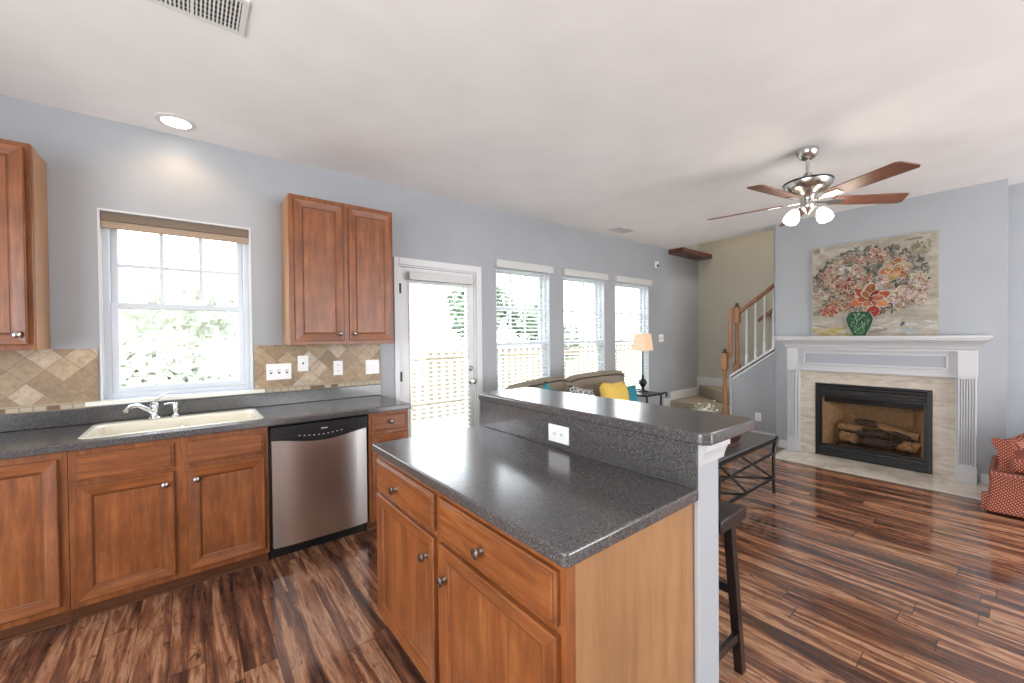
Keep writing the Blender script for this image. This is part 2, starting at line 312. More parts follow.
# ------------------------------------------------------------------ geometry helpers
def wloc(o):
    v = Vector((0, 0, 0))
    while o is not None: v += o.location; o = o.parent
    return v
class MB:
    def __init__(s): s.b = bmesh.new(); s.mi = 0
    def face(s, vs, mi=None):
        try: f = s.b.faces.new(vs)
        except ValueError: return None
        f.material_index = s.mi if mi is None else mi; return f
    def box(s, x0, x1, y0, y1, z0, z1):
        v = [s.b.verts.new(p) for p in ((x0, y0, z0), (x1, y0, z0), (x1, y1, z0), (x0, y1, z0), (x0, y0, z1), (x1, y0, z1), (x1, y1, z1), (x0, y1, z1))]
        for q in ((3, 2, 1, 0), (4, 5, 6, 7), (0, 1, 5, 4), (1, 2, 6, 5), (2, 3, 7, 6), (3, 0, 4, 7)): s.face([v[i] for i in q])
        return s
    def loft(s, rings, cap=True, closed=True):
        R = [[s.b.verts.new(p) for p in r] for r in rings]; n = len(R[0])
        for a, b in zip(R, R[1:]):
            for i in range(n if closed else n - 1): s.face([a[i], a[(i + 1) % n], b[(i + 1) % n], b[i]])
        if cap: s.face(list(reversed(R[0]))); s.face(R[-1])
        return s
    def prism(s, pts, axis, a, b):            # pts: 2D outline, extruded along axis from a to b
        def P(p, t): return {'x': (t, p[0], p[1]), 'y': (p[0], t, p[1]), 'z': (p[0], p[1], t)}[axis]
        return s.loft([[P(p, a) for p in pts], [P(p, b) for p in pts]])
    def lathe(s, prof, c=(0, 0, 0), axis='z', n=24, cap=True):
        rings = []
        for r, h in prof:
            ring = []
            for i in range(n):
                a = 2 * PI * i / n; u, v = r * math.cos(a), r * math.sin(a)
                ring.append({'z': (c[0] + u, c[1] + v, c[2] + h), 'x': (c[0] + h, c[1] + u, c[2] + v), 'y': (c[0] + u, c[1] + h, c[2] + v)}[axis])
            rings.append(ring)
        return s.loft(rings, cap)
    def tube(s, pts, r, n=10, cap=True):
        pts = [Vector(p) for p in pts]; rs = r if isinstance(r, (list, tuple)) else [r] * len(pts)
        rings = []; prev = None
        for i, p in enumerate(pts):
            d = (pts[min(i + 1, len(pts) - 1)] - pts[max(i - 1, 0)]).normalized()
            if prev is None:
                prev = d.orthogonal().normalized()
            prev = (prev - d * prev.dot(d)).normalized(); q = d.cross(prev)
            rings.append([p + (prev * math.cos(2 * PI * k / n) + q * math.sin(2 * PI * k / n)) * rs[i] for k in range(n)])
        return s.loft(rings, cap)
    def bar(s, a, b, w, h=None, up=(0, 0, 1)):     # square bar between two points
        h = h or w; a = Vector(a); b = Vector(b); d = (b - a).normalized(); u = Vector(up)
        if abs(d.dot(u)) > 0.95: u = Vector((0, 1, 0))
        sd = d.cross(u).normalized(); u = sd.cross(d)
        def R(p): return [p + sd * w / 2 + u * h / 2, p - sd * w / 2 + u * h / 2, p - sd * w / 2 - u * h / 2, p + sd * w / 2 - u * h / 2]
        return s.loft([R(a), R(b)])
    def ell(s, c, rx, ry, rz, seg=14, rings=8, p=2.0):   # super-ellipsoid for cushions
        def sg(v, e): return math.copysign(abs(v) ** e, v)
        e = 2.0 / p; R = []
        for i in range(1, rings):
            th = PI * i / rings - PI / 2
            R.append([(c[0] + rx * sg(math.cos(th), e) * sg(math.cos(2 * PI * k / seg), e), c[1] + ry * sg(math.cos(th), e) * sg(math.sin(2 * PI * k / seg), e), c[2] + rz * sg(math.sin(th), e)) for k in range(seg)])
        return s.loft(R)
    def rings_panel(s, u0, u1, v0, v1, prof, plane, base, dirn, crease=()):
        """raised-frame door: prof = [(inset, height), ...]; plane 'y' (front towards -y) or 'x' (front towards -x)"""
        def P(u, v, h): return (u, base + dirn * h, v) if plane == 'y' else (base + dirn * h, u, v)
        R = []
        for ins, h in prof: R.append([s.b.verts.new(P(*q, h)) for q in ((u0 + ins, v0 + ins), (u1 - ins, v0 + ins), (u1 - ins, v1 - ins), (u0 + ins, v1 - ins))])
        s.face(list(reversed(R[0])))
        for k, (a, b) in enumerate(zip(R, R[1:])):
            for i in range(4): s.face([a[i], a[(i + 1) % 4], b[(i + 1) % 4], b[i]], 1 if k in crease else (2 if i in (0, 2) else 0))
        s.face(R[-1], 0)
        return s
    def build(s, name, mat, parent=None, world=True, bevel=0, smooth=False, seg=2, subsurf=0):
        bmesh.ops.recalc_face_normals(s.b, faces=s.b.faces)
        if parent is not None and world:
            w = wloc(parent)
            for v in s.b.verts: v.co -= w
        me = bpy.data.meshes.new(name); s.b.to_mesh(me); s.b.free()
        for m in (mat if isinstance(mat, (list, tuple)) else [mat]): me.materials.append(M[m])
        o = bpy.data.objects.new(name, me); COL.objects.link(o)
        if parent is not None: o.parent = parent
        if smooth:
            for p in me.polygons: p.use_smooth = True
            if smooth != 'all':
                try: me.set_sharp_from_angle(angle=math.radians(40))
                except Exception: pass
        if bevel:
            md = o.modifiers.new('bevel', 'BEVEL'); md.width = bevel; md.segments = seg; md.limit_method = 'ANGLE'; md.angle_limit = math.radians(40)
        if subsurf:
            md = o.modifiers.new('sub', 'SUBSURF'); md.levels = subsurf; md.render_levels = subsurf
        return o
def tag(o, label, cat, group=None, kind=None):
    if label: o['label'] = label
    if cat: o['category'] = cat
    if group: o['group'] = group
    if kind: o['kind'] = kind
    return o
def thing(name, label, cat, loc=(0, 0, 0), rz=0, group=None, kind=None):
    o = bpy.data.objects.new(name, None); o.empty_display_size = 0.1; COL.objects.link(o); o.location = loc; o.rotation_euler = (0, 0, rz)
    return tag(o, label, cat, group, kind)
def struct(o, label=None): o['kind'] = 'structure'; o['category'] = o.name.split('_')[0].split('.')[0]; o['label'] = label or o.name.replace('_', ' '); return o
def copy_tree(o, parent=None):
    c = o.copy(); COL.objects.link(c)
    if parent is not None: c.parent = parent
    for ch in [k for k in bpy.data.objects if k.parent == o]: copy_tree(ch, c)
    return c

def holed(axis, a, b, u0, u1, v0, v1, holes):
    """wall slab between a..b along axis, spanning u (the other horizontal axis) and v=z, with rectangular holes"""
    us = sorted({u0, u1} | {h[0] for h in holes} | {h[1] for h in holes}); vs = sorted({v0, v1} | {h[2] for h in holes} | {h[3] for h in holes})
    us = [u for u in us if u0 <= u <= u1]; vs = [v for v in vs if v0 <= v <= v1]
    def solid(i, j):
        if i < 0 or j < 0 or i >= len(us) - 1 or j >= len(vs) - 1: return False
        cu, cv = (us[i] + us[i + 1]) / 2, (vs[j] + vs[j + 1]) / 2
        return not any(h[0] < cu < h[1] and h[2] < cv < h[3] for h in holes)
    mb = MB(); cache = {}
    def V(u, v, t):
        k = (round(u, 5), round(v, 5), t)
        if k not in cache:
            p = {'y': (u, t, v), 'x': (t, u, v), 'z': (u, v, t)}[axis]; cache[k] = mb.b.verts.new(p)
        return cache[k]
    for i in range(len(us) - 1):
        for j in range(len(vs) - 1):
            if not solid(i, j): continue
            A, B, C_, D_ = (us[i], vs[j]), (us[i + 1], vs[j]), (us[i + 1], vs[j + 1]), (us[i], vs[j + 1])
            for t in (a, b): mb.face([V(*q, t) for q in (A, B, C_, D_)])
            for (di, dj, p, q) in ((0, -1, A, B), (1, 0, B, C_), (0, 1, C_, D_), (-1, 0, D_, A)):
                if not solid(i + di, j + dj): mb.face([V(*p, a), V(*q, a), V(*q, b), V(*p, b)])
    return mb

YB, ZC = 3.54, 2.79           # window wall plane, ceiling height
XF = 5.7576                   # fireplace wall face
# ------------------------------------------------------------------ room shell
W1 = (-0.425, 0.355, 1.045, 2.225)
WB = [(2.60, 3.40, 0.56, 2.20), (3.635, 4.43, 0.56, 2.20), (4.66, 5.48, 0.56, 2.20)]
DOOR = (1.50, 2.335, 0.0, 2.085)
struct(MB().box(-2.4, 7.2, -3.7, 3.7, -0.12, 0).build('floor', 'floor'), 'glossy wood plank floor of dark brown, orange and cream streaks')
struct(holed('z', ZC, ZC + 0.25, -2.4, 7.2, -3.7, 3.7, [(6.037, 7.3, -0.8, 3.8)]).build('ceiling', 'ceiling'), 'smooth off-white ceiling with stair opening')
struct(holed('y', YB, YB + 0.16, -2.4, 7.2, 0, 5.4, [W1, DOOR] + WB).build('wall_back', 'wall'), 'blue grey wall with the windows and glazed door')
struct(holed('y', -3.7, -3.54, -2.4, 7.2, 0, ZC, [(1.0, 5.4, 0.05, 2.35)]).build('wall_front', 'wall'), 'wall behind the camera with wide opening')
struct(holed('x', -2.4, -2.24, -3.54, YB, 0, ZC, [(-1.8, 1.8, 0.3, 2.3)]).build('wall_left', 'wall'), 'kitchen side wall outside the photo')
struct(MB().box(7.0, 7.16, -3.54, YB, 0, 5.4).build('wall_stair', 'wall_beige'), 'beige wall of the stairwell')
struct(MB().box(6.04, 6.16, -0.95, -0.8, ZC + .25, 5.4).box(6.16, 7.0, -0.95, -0.8, ZC + .25, 5.4).box(5.92, 6.04, -0.95, YB, ZC + 0.25, 5.4).build('wall_upstairs', 'wall_beige'), 'beige upper wall around the stair opening')
struct(MB().box(5.92, 7.16, -0.95, YB + .16, 5.4, 5.5).build('ceiling_upstairs', 'ceiling'), 'ceiling above the stairwell')
# the wall the stairs climb behind, and the knee wall under the balustrade
struct(holed('x', 6.04, 6.16, -3.54, 2.035, 0, ZC, [(0.548, 1.507, 0.0, 0.846)]).build('wall_right', 'wall'), 'blue grey wall right of the chimney breast')
struct(MB().prism([(2.035, 0), (2.585, 0), (2.585, 0.80), (2.035, 1.20)], 'x', 6.04, 6.16).build('wall_knee', 'wall'), 'low sloping wall under the stair balusters')
struct(holed('x', XF, 6.04, 0.0845, 1.925, 0, ZC, [(0.548, 1.507, 0.0, 0.846)]).build('wall_chimney', 'wall'), 'blue grey chimney breast with the fireplace')
t = MB().box(6.03, 6.17, 2.575, 2.600, 0.0, 0.83)
t.prism([(2.600, 0.80), (2.600, 0.835), (2.03, 1.25), (2.03, 1.215)], 'x', 6.015, 6.185)
t.prism([(2.56, 0.775), (2.56, 0.80), (2.035, 1.185), (2.035, 1.16)], 'x', 6.028, 6.04)
struct(t.build('trim_1', 'white', bevel=0.003), 'white sloping cap on the low stair wall')
def base(name, boxes, lab):
    mb = MB()
    for (x0, x1, y0, y1, z0, z1) in boxes: mb.box(x0, x1, y0, y1, z0, z1)
    struct(mb.build(name, 'white', bevel=0.004), lab)
base('baseboard_right', [(6.025, 6.04, -3.54, 0.0845, 0, 0.1)], 'white baseboard right of the chimney breast')
base('baseboard_chimney', [(XF - 0.015, XF, 0.0845, 0.235, 0, 0.1), (XF - 0.015, XF, 1.775, 1.925, 0, 0.1)], 'white baseboard beside the mantel')
base('baseboard_knee', [(6.025, 6.04, 1.94, 2.585, 0, 0.1)], 'white baseboard below the low stair wall')
base('baseboard_back', [(2.41, 5.75, YB - 0.015, YB, 0, 0.1)], 'white baseboard under the windows')
base('baseboard_stair', [(6.985, 7.0, 2.9, 3.52, 0.54, 0.68), (6.055, 6.93, YB - 0.018, YB, 0.36, 0.50), (6.93, 6.985, YB - 0.018, YB, 0.36, 0.69), (5.87, 6.055, YB - 0.018, YB, 0.18, 0.40)], 'white skirting stepping up around the stair landing')
# dark wood ledge at the top of the stairwell
tag(MB().box(6.04, 6.995, 3.29, YB, 2.715, 2.785).build('wooden_ledge', 'beam', bevel=0.004), 'dark cherry wood ledge across the top corner of the stairwell', 'ledge')

# ------------------------------------------------------------------ windows
def frame_ring(mb, x0, x1, z0, z1, y0, y1, w):
    mb.box(x0, x0 + w, y0, y1, z0, z1).box(x1 - w, x1, y0, y1, z0, z1).box(x0 + w, x1 - w, y0, y1, z1 - w, z1).box(x0 + w, x1 - w, y0, y1, z0, z0 + w)
def window(name, h, zm, lab, grid):
    x0, x1, z0, z1 = h
    e = thing(name, lab, 'window', ((x0 + x1) / 2, YB + 0.08, z0)); e['kind'] = 'structure'
    mb = MB(); frame_ring(mb, x0, x1, z0, z1, YB + 0.06, YB + 0.14, 0.035); mb.build('window_frame', 'vinyl', e, bevel=0.003)
    mb = MB(); frame_ring(mb, x0, x1, z0, z1, YB + 0.002, YB + 0.06, 0.010 if name != 'window_1' else 0.003); mb.build('jamb_liner', 'vinyl', e)
    for (a, b, y0, nm) in ((z0 + 0.035, zm + 0.02, YB + 0.068, 'lower_sash'), (zm - 0.02, z1 - 0.035, YB + 0.104, 'upper_sash')):
        mb = MB(); frame_ring(mb, x0 + 0.035, x1 - 0.035, a, b, y0, y0 + 0.03, 0.036)
        s_ = mb.build(nm, 'vinyl', e, bevel=0.003)
        MB().box(x0 + 0.071, x1 - 0.071, y0 + 0.013, y0 + 0.017, a + 0.036, b - 0.036).build('pane', 'glass', s_)
        if nm == 'upper_sash' and grid:
            g = MB(); gx0, gx1, gz0, gz1 = x0 + 0.071, x1 - 0.071, a + 0.036, b - 0.036
            for k in (1, 2): g.box(gx0 + (gx1 - gx0) * k / 3 - 0.011, gx0 + (gx1 - gx0) * k / 3 + 0.011, y0 + 0.008, y0 + 0.022, gz0, gz1)
            zz = (gz0 + gz1) / 2 - .0; g.box(gx0, gx1, y0 + 0.009, y0 + 0.021, zz - 0.011, zz + 0.011)
            g.build('muntin', 'vinyl', s_)
        if nm == 'lower_sash':
            for k in (0.3, 0.7):
                xx = x0 + (x1 - x0) * k
                MB().box(xx - 0.025, xx + 0.025, y0 - 0.004, y0 + 0.02, b, b + 0.012).build('sash_lock', 'vinyl', s_, bevel=0.003)
    return e
w1 = window('window_1', W1, 1.640, 'white double-hung window over the kitchen sink', True)
MB().box(-0.50, 0.435, YB - 0.035, YB - 0.0005, 1.018, 1.045).build('window_sill', 'sill', w1, bevel=0.006)
m_ = MB(); m_.box(W1[0] - 0.008, W1[0], YB - 0.006, YB + 0.001, 1.045, W1[3] + 0.008).box(W1[1], W1[1] + 0.008, YB - 0.006, YB + 0.001, 1.045, W1[3] + 0.008).box(W1[0], W1[1], YB - 0.006, YB + 0.001, W1[3], W1[3] + 0.008)
m_.build('casing', 'white', w1)
for i, h in enumerate(WB):
    w = window('window_%d' % (i + 2), h, 1.33, 'tall white double-hung window, %s of the three behind the sofa' % ('leftmost', 'middle one', 'rightmost')[i], True)
    MB().box(h[0] - 0.03, h[1] + 0.03, YB - 0.03, YB + 0.06, h[2] - 0.025, h[2]).build('window_sill', 'white', w, bevel=0.004)
# roller shade over sink window
e = thing('roller_shade', 'short brown fabric shade rolled up at the top of the sink window', 'window shade', (-0.035, YB + 0.03, 2.14))
MB().box(-0.4215, 0.3515, YB + 0.006, YB + 0.045, 2.165, 2.2215).build('valance', 'shadecloth', e, bevel=0.004)
MB().box(-0.4215, 0.3515, YB + 0.014, YB + 0.04, 2.122, 2.165).build('shade_cloth', 'shadecloth2', e, bevel=0.003)
# blinds
def blind(x0, x1, ztop, zbot, y, lab, vh=0.085, proud=0.05, pitch=0.043, group=None):
    e = thing('venetian_blind', lab, 'blind', ((x0 + x1) / 2, y, zbot), group=group)
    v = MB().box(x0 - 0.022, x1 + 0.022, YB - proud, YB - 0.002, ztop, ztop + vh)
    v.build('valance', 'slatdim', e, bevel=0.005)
    s_ = MB(); z = ztop - 0.03
    while z > zbot + 0.03:
        s_.prism([(y - 0.023, z - 0.0070), (y + 0.023, z + 0.0044), (y + 0.023, z + 0.0070), (y - 0.023, z - 0.0044)], 'x', x0 + 0.013, x1 - 0.013); z -= pitch
    s_.build('slats', 'slat', e)
    MB().box(x0 + 0.013, x1 - 0.013, y - 0.022, y + 0.022, zbot, zbot + 0.014).build('bottom_rail', 'slat', e, bevel=0.003)
    for k in (0.18, 0.82):
        xx = x0 + (x1 - x0) * k; MB().box(xx - 0.0015, xx + 0.0015, y - 0.0245, y - 0.0235, zbot, ztop).build('ladder_cord', 'slat', e)
    return e
for i, h in enumerate(WB):
    blind(h[0], h[1], 2.165, h[2] + 0.012, YB + 0.03, 'white slatted blind on the %s of the three sofa windows' % ('leftmost', 'middle', 'rightmost')[i])
# ------------------------------------------------------------------ glazed door
d = thing('door_1', 'white glazed exterior door with casing', 'door', (1.92, YB + 0.03, 0)); d['kind'] = 'structure'
mb = MB(); x0, x1, zt = DOOR[0], DOOR[1], DOOR[3]
mb.box(x0 - 0.05, x0 - 0.002, YB - 0.018, YB - 0.001, 0, zt + 0.065).box(x1 + 0.002, x1 + 0.068, YB - 0.018, YB - 0.001, 0, zt + 0.065).box(x0 - 0.002, x1 + 0.002, YB - 0.018, YB - 0.001, zt + 0.002, zt + 0.065)
mb.build('casing', 'white', d, bevel=0.005)
mb = MB(); mb.box(x0, x0 + 0.012, YB - 0.001, YB + 0.12, 0, zt).box(x1 - 0.012, x1, YB - 0.001, YB + 0.12, 0, zt).box(x0 + 0.012, x1 - 0.012, YB - 0.001, YB + 0.12, zt - 0.012, zt)
mb.build('jamb', 'white', d)
sl = holed('y', YB + 0.02, YB + 0.06, x0 + 0.015, x1 - 0.015, 0.012, zt - 0.015, [(1.612, 2.235, 0.34, 1.93)]).build('slab', 'white', d)
MB().box(1.612, 2.235, YB + 0.038, YB + 0.042, 0.34, 1.93).build('pane', 'glass', sl)
mb = MB(); frame_ring(mb, 1.597, 2.250, 0.325, 1.945, YB + 0.010, YB + 0.020, 0.018); mb.build('glazing_bead', 'white', sl, bevel=0.003)
k = MB().lathe([(0.026, 0), (0.026, -0.008), (0.010, -0.012), (0.010, -0.035), (0.022, -0.042), (0.029, -0.055), (0.026, -0.068), (0.012, -0.074)], (2.278, YB + 0.02, 0.96), 'y').build('door_knob', 'nickel', d, smooth=True)
k = MB().lathe([(0.027, 0), (0.027, -0.012), (0.016, -0.018), (0.015, -0.022)], (2.278, YB + 0.02, 1.095), 'y').build('deadbolt', 'nickel', d, smooth=True)
for z in (1.87, 1.06, 0.25): MB().box(x0 + 0.002, x0 + 0.022, YB - 0.006, YB + 0.02, z - 0.045, z + 0.045).build('hinge', 'bronze', d)
e = blind(1.60, 2.25, 1.95, 0.36, YB - 0.022, 'white slatted blind hanging on the glazed kitchen door', vh=0.075, proud=0.06)

# ------------------------------------------------------------------ outside
struct(MB().box(-14, 34, 3.9, 46, -0.6, -0.5).build('ground', 'grass'), 'lawn outside the windows')
e = thing('yard_fence', 'weathered wooden picket fence beyond the sofa windows', 'fence', (9, 8.5, -0.5))
mb = MB()
x = 2.0
while x < 18: mb.box(x, x + 0.10, 8.5, 8.52, -0.5, 1.12); x += 0.21
mb.build('pickets', 'fence', e)
MB().box(2, 18, 8.52, 8.56, 0.85, 0.94).build('rail', 'fence', e); MB().box(2, 18, 8.52, 8.56, -0.2, -0.11).build('rail', 'fence', e)
def tree(x, y, h, r, lab, mat='leaf', n=2600):
    e = thing('tree', lab, 'tree', (x, y, -0.5), group='trees in the yard')
    MB().tube([(x, y, -0.5), (x + .1, y, h * 0.4), (x, y, h * 0.75)], [0.14, 0.1, 0.05]).build('trunk', 'bark', e, smooth=True)
    mb = MB()
    cl = [(x + random.gauss(0, r * .45), y + random.gauss(0, r * .4), h * 0.62 + random.gauss(0, r * .4), r * random.uniform(.3, .55)) for _ in range(12)]
    for _ in range(n):
        c = random.choice(cl); dv = Vector((random.gauss(0, 1), random.gauss(0, 1), random.gauss(0, 1))).normalized() * c[3] * random.uniform(.6, 1.05)
        p = Vector(c[:3]) + dv; a = Vector((random.gauss(0, 1), random.gauss(0, 1), random.gauss(0, 1))).normalized(); b = a.orthogonal().normalized(); s_ = random.uniform(.05, .11)
        if p.z < -0.4: continue
        mb.face([mb.b.verts.new(p + a * s_), mb.b.verts.new(p + b * s_ * .6), mb.b.verts.new(p - a * s_), mb.b.verts.new(p - b * s_ * .6)])
    mb.build('foliage', mat, e)
tree(7.2, 10.4, 3.7, 1.3, 'leafy tree seen through the leftmost sofa window', n=7500)
tree(10.4, 11.0, 2.9, 1.2, 'leafy tree seen through the middle sofa window', n=4000)
tree(-1.6, 10.6, 3.5, 0.95, 'small tree at the left of the kitchen sink window', 'leaf3', 3600)
tree(1.35, 10.5, 3.1, 1.2, 'pale bushy tree at the right of the kitchen sink window', 'leaf3', 3600)
tree(-0.1, 7.2, 1.8, 1.15, 'low pale shrubs straight beyond the kitchen sink window', 'leaf3', 5200)
tree(4.4, 13.8, 3.1, 1.4, 'pale tree seen through the glazed kitchen door', 'leaf2', 3000)

# ------------------------------------------------------------------ cabinetry
PROF = [(0, 0), (0, 0.016), (0.004, 0.019), (0.010, 0.0185), (0.048, 0.014), (0.050, 0.019 - 0.006), (0.054, 0.0125), (0.060, 0.006), (0.0625, 0.0055)]
DPROF = [(0, 0), (0, 0.013), (0.003, 0.015), (0.008, 0.015), (0.010, 0.017), (0.014, 0.019)]
def knob(parent, p, axis, sgn):
    MB().lathe([(0.010, 0), (0.009, sgn * 0.004), (0.006, sgn * 0.008), (0.006, sgn * 0.014), (0.015, sgn * 0.018), (0.0175, sgn * 0.023), (0.0155, sgn * 0.028), (0.007, sgn * 0.032)], p, axis, 18).build('knob', 'knobmetal', parent, smooth=True)
def door_panel(name, u0, u1, v0, v1, plane, base_, parent, kn=None, along='woodx'):
    mb = MB(); mb.rings_panel(u0, u1, v0, v1, PROF, plane, base_, -1, crease=(5, 7))
    o = mb.build(name, ['wood', 'glaze', along], parent)
    if kn: knob(o, (kn[0], base_ - 0.015, kn[1]) if plane == 'y' else (base_ - 0.015, kn[0], kn[1]), plane, -1)
    return o
def drawer(name, u0, u1, v0, v1, plane, base_, parent, kn=None, along='woodx'):
    mb = MB(); mb.rings_panel(u0, u1, v0, v1, DPROF, plane, base_, -1, crease=(3,))
    o = mb.build(name, [along, 'glaze', along], parent)
    if kn: knob(o, (kn[0], base_ - 0.019, kn[1]) if plane == 'y' else (base_ - 0.019, kn[0], kn[1]), plane, -1)
    return o
YF = 2.93                     # face-frame plane of the back run
def base_cab(x0, x1, lab, sink=False):
    e = thing('base_cabinet', lab, 'cabinet', ((x0 + x1) / 2, (YF + YB) / 2, 0), group='base cabinets along the window wall')
    if sink: mb = MB().box(x0, x1, YF, YB - 0.003, 0.082, 0.72).box(x0, x1, YF, YF + 0.02, 0.7205, 0.875)
    else: mb = MB().box(x0, x1, YF, YB - 0.003, 0.082, 0.875)
    mb.build('body', 'wood', e, bevel=0.001)
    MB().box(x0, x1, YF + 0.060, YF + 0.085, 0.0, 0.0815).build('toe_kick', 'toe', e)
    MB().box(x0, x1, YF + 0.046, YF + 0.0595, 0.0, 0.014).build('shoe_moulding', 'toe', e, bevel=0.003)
    return e
YD = YF                        # door backs lie on the frame
e = base_cab(-1.42, -0.482, 'left-end stained maple base cabinet under the grey counter with one big door')
door_panel('door', -0.98, -0.512, 0.118, 0.84, 'y', YD, e); door_panel('door', -1.40, -1.0, 0.118, 0.84, 'y', YD, e)
e = base_cab(-0.480, 0.374, 'stained maple sink base cabinet with two knobbed doors', True)
drawer('drawer_front', -0.452, -0.078, 0.715, 0.843, 'y', YD, e); drawer('drawer_front', -0.02, 0.352, 0.715, 0.843, 'y', YD, e)
door_panel('door', -0.452, -0.078, 0.118, 0.690, 'y', YD, e, (-0.115, 0.628)); door_panel('door', -0.02, 0.352, 0.118, 0.690, 'y', YD, e, (0.02, 0.628))
e = base_cab(1.0, 1.305, 'narrow stained maple base cabinet right of the dishwasher')
drawer('drawer_front', 1.025, 1.285, 0.735, 0.853, 'y', YD, e, (1.155, 0.80)); door_panel('door', 1.025, 1.285, 0.118, 0.710, 'y', YD, e, (1.06, 0.64))
MB().box(1.3055, 1.307, YF + .01, YB - 0.01, 0.1, 0.87).build('side_panel', 'maple', e)
# floor quarter trim
# dishwasher
e = thing('dishwasher', 'stainless steel dishwasher with black control panel', 'dishwasher', (0.686, 3.2, 0))
MB().box(0.380, 0.994, YF + 0.03, YB - 0.01, 0.096, 0.872).build('body', 'black', e)
def dwcurve(u): return 0.752 + 0.0 - 0.030 * math.sin(PI * u) ** 1.2
n = 20; xs = [0.392 + (0.982 - 0.392) * i / n for i in range(n + 1)]
rings = []
for i, x in enumerate(xs):
    bulge = 0.016 * (1 - abs(2 * i / n - 1) ** 4); zt = 0.775 - 0.034 * math.sin(PI * i / n) ** 1.5
    rings.append([(x, YF + 0.03, 0.095), (x, YF - 0.006 - bulge, 0.095), (x, YF - 0.006 - bulge, zt), (x, YF + 0.03, zt)])
MB().loft(rings).build('door_panel', 'steel', e, smooth=True)
rings = []
for i, x in enumerate([0.386 + 0.602 * i / n for i in range(n + 1)]):
    zt = 0.778 - 0.034 * math.sin(PI * i / n) ** 1.5
    rings.append([(x, YF + 0.03, zt), (x, YF - 0.012, zt), (x, YF - 0.012, 0.858), (x, YF + 0.03, 0.862)])
cp = MB().loft(rings).build('control_panel', 'black', e, smooth=True)
for i in range(10):
    dz = -0.012 * math.sin(PI * (i + .5) / 10)
    MB().box(0.545 + i * 0.029, 0.555 + i * 0.029, YF - 0.0140, YF - 0.0125, 0.788 + dz, 0.792 + dz).build('button', 'plate', cp)
MB().box(0.68, 0.72, YF - 0.0140, YF - 0.0125, 0.815, 0.820).build('badge', 'plate', cp)
MB().box(0.386, 0.988, YF + 0.075, YF + 0.09, 0.0, 0.0955).build('toe_kick', 'black', e)

# counter along the wall with lip
e = thing('countertop', 'long dark grey speckled counter along the window wall with the sink', 'countertop', (0, 3.2, 0.876))
SX0, SX1, SY0, SY1 = -0.46, 0.365, 2.975, 3.475
mb = holed('z', 0.876, 0.914, -1.42, 1.318, YB - 0.640, YB - 0.003, [(SX0 + 0.02, SX1 - 0.02, SY0 + 0.02, SY1 - 0.02)])
mb.build('worktop', 'counter', e, bevel=0.006, seg=3)
MB().box(-1.42, 1.318, YB - 0.023, YB - 0.003, 0.9145, 1.010).build('splash_lip', 'counter', e, bevel=0.003)
# sink
e = thing('kitchen_sink', 'cream drop-in double bowl sink below the window', 'sink', (-0.05, 3.23, 0.914))
def rrect(x0, x1, y0, y1, r, z, n=5):
    pts = []
    for cx_, cy_, a0 in ((x1 - r, y1 - r, 0), (x0 + r, y1 - r, 90), (x0 + r, y0 + r, 180), (x1 - r, y0 + r, 270)):
        for i in range(n + 1):
            a = math.radians(a0 + 90 * i / n); pts.append((cx_ + r * math.cos(a), cy_ + r * math.sin(a), z))
    return pts
mb = MB()
mb.loft([rrect(SX0, SX1, SY0, SY1, 0.06, 0.9145), rrect(SX0 + .002, SX1 - .002, SY0 + .002, SY1 - .002, 0.06, 0.917), rrect(SX0 + 0.012, SX1 - 0.012, SY0 + 0.012, SY1 - 0.012, 0.05, 0.919),
         rrect(SX0 + 0.022, SX1 - 0.022, SY0 + 0.020, SY1 - 0.09, 0.05, 0.918)], cap=False)
XM = -0.045
for (a, b) in ((SX0 + 0.022, XM - 0.0), (XM + 0.0, SX1 - 0.022)):
    pass
# deck joining into two bowls: outer rim ring to each bowl
mb.loft([rrect(SX0 + 0.022, SX1 - 0.022, SY0 + 0.020, SY1 - 0.09, 0.05, 0.918), rrect(SX0 + 0.034, SX1 - 0.034, SY0 + 0.034, SY1 - 0.10, 0.045, 0.908), rrect(SX0 + 0.045, SX1 - 0.045, SY0 + 0.045, SY1 - 0.11, 0.04, 0.74)], cap=False)
mb.face([mb.b.verts.new(p) for p in rrect(SX0 + 0.045, SX1 - 0.045, SY0 + 0.045, SY1 - 0.11, 0.04, 0.74)])
mb.build('basin', 'sink', e, smooth=True)
MB().box(XM - 0.014, XM + 0.014, SY0 + 0.036, SY1 - 0.102, 0.742, 0.875).build('bowl_divider', 'sink', e, bevel=0.01, seg=3)
# faucet
e = thing('faucet', 'chrome single-lever faucet standing on the sink rim', 'faucet', (-0.182, 3.42, 0.920))
c = (-0.182, 3.42, 0.920)
MB().lathe([(0.034, 0), (0.034, 0.006), (0.024, 0.014), (0.020, 0.03), (0.022, 0.06), (0.024, 0.075), (0.020, 0.095), (0.008, 0.105)], c).build('faucet_body', 'chrome', e, smooth=True)
MB().tube([(c[0], c[1], c[2] + 0.035), (c[0] - 0.03, c[1] - 0.05, c[2] + 0.07), (c[0] - 0.07, c[1] - 0.11, c[2] + 0.105), (c[0] - 0.10, c[1] - 0.16, c[2] + 0.105), (c[0] - 0.115, c[1] - 0.185, c[2] + 0.085)], [0.014, 0.013, 0.012, 0.012, 0.013], 12).build('spout', 'chrome', e, smooth=True)
MB().tube([(c[0], c[1], c[2] + 0.10), (c[0] + 0.02, c[1] - 0.0, c[2] + 0.125), (c[0] + 0.05, c[1], c[2] + 0.148), (c[0] + 0.075, c[1], c[2] + 0.155)], [0.008, 0.007, 0.006, 0.007], 10).build('lever', 'chrome', e, smooth=True)
c = (-0.078, 3.42, 0.920)
e = thing('sink_sprayer', 'short chrome side dispenser right of the faucet on the sink rim', 'sprayer', c)
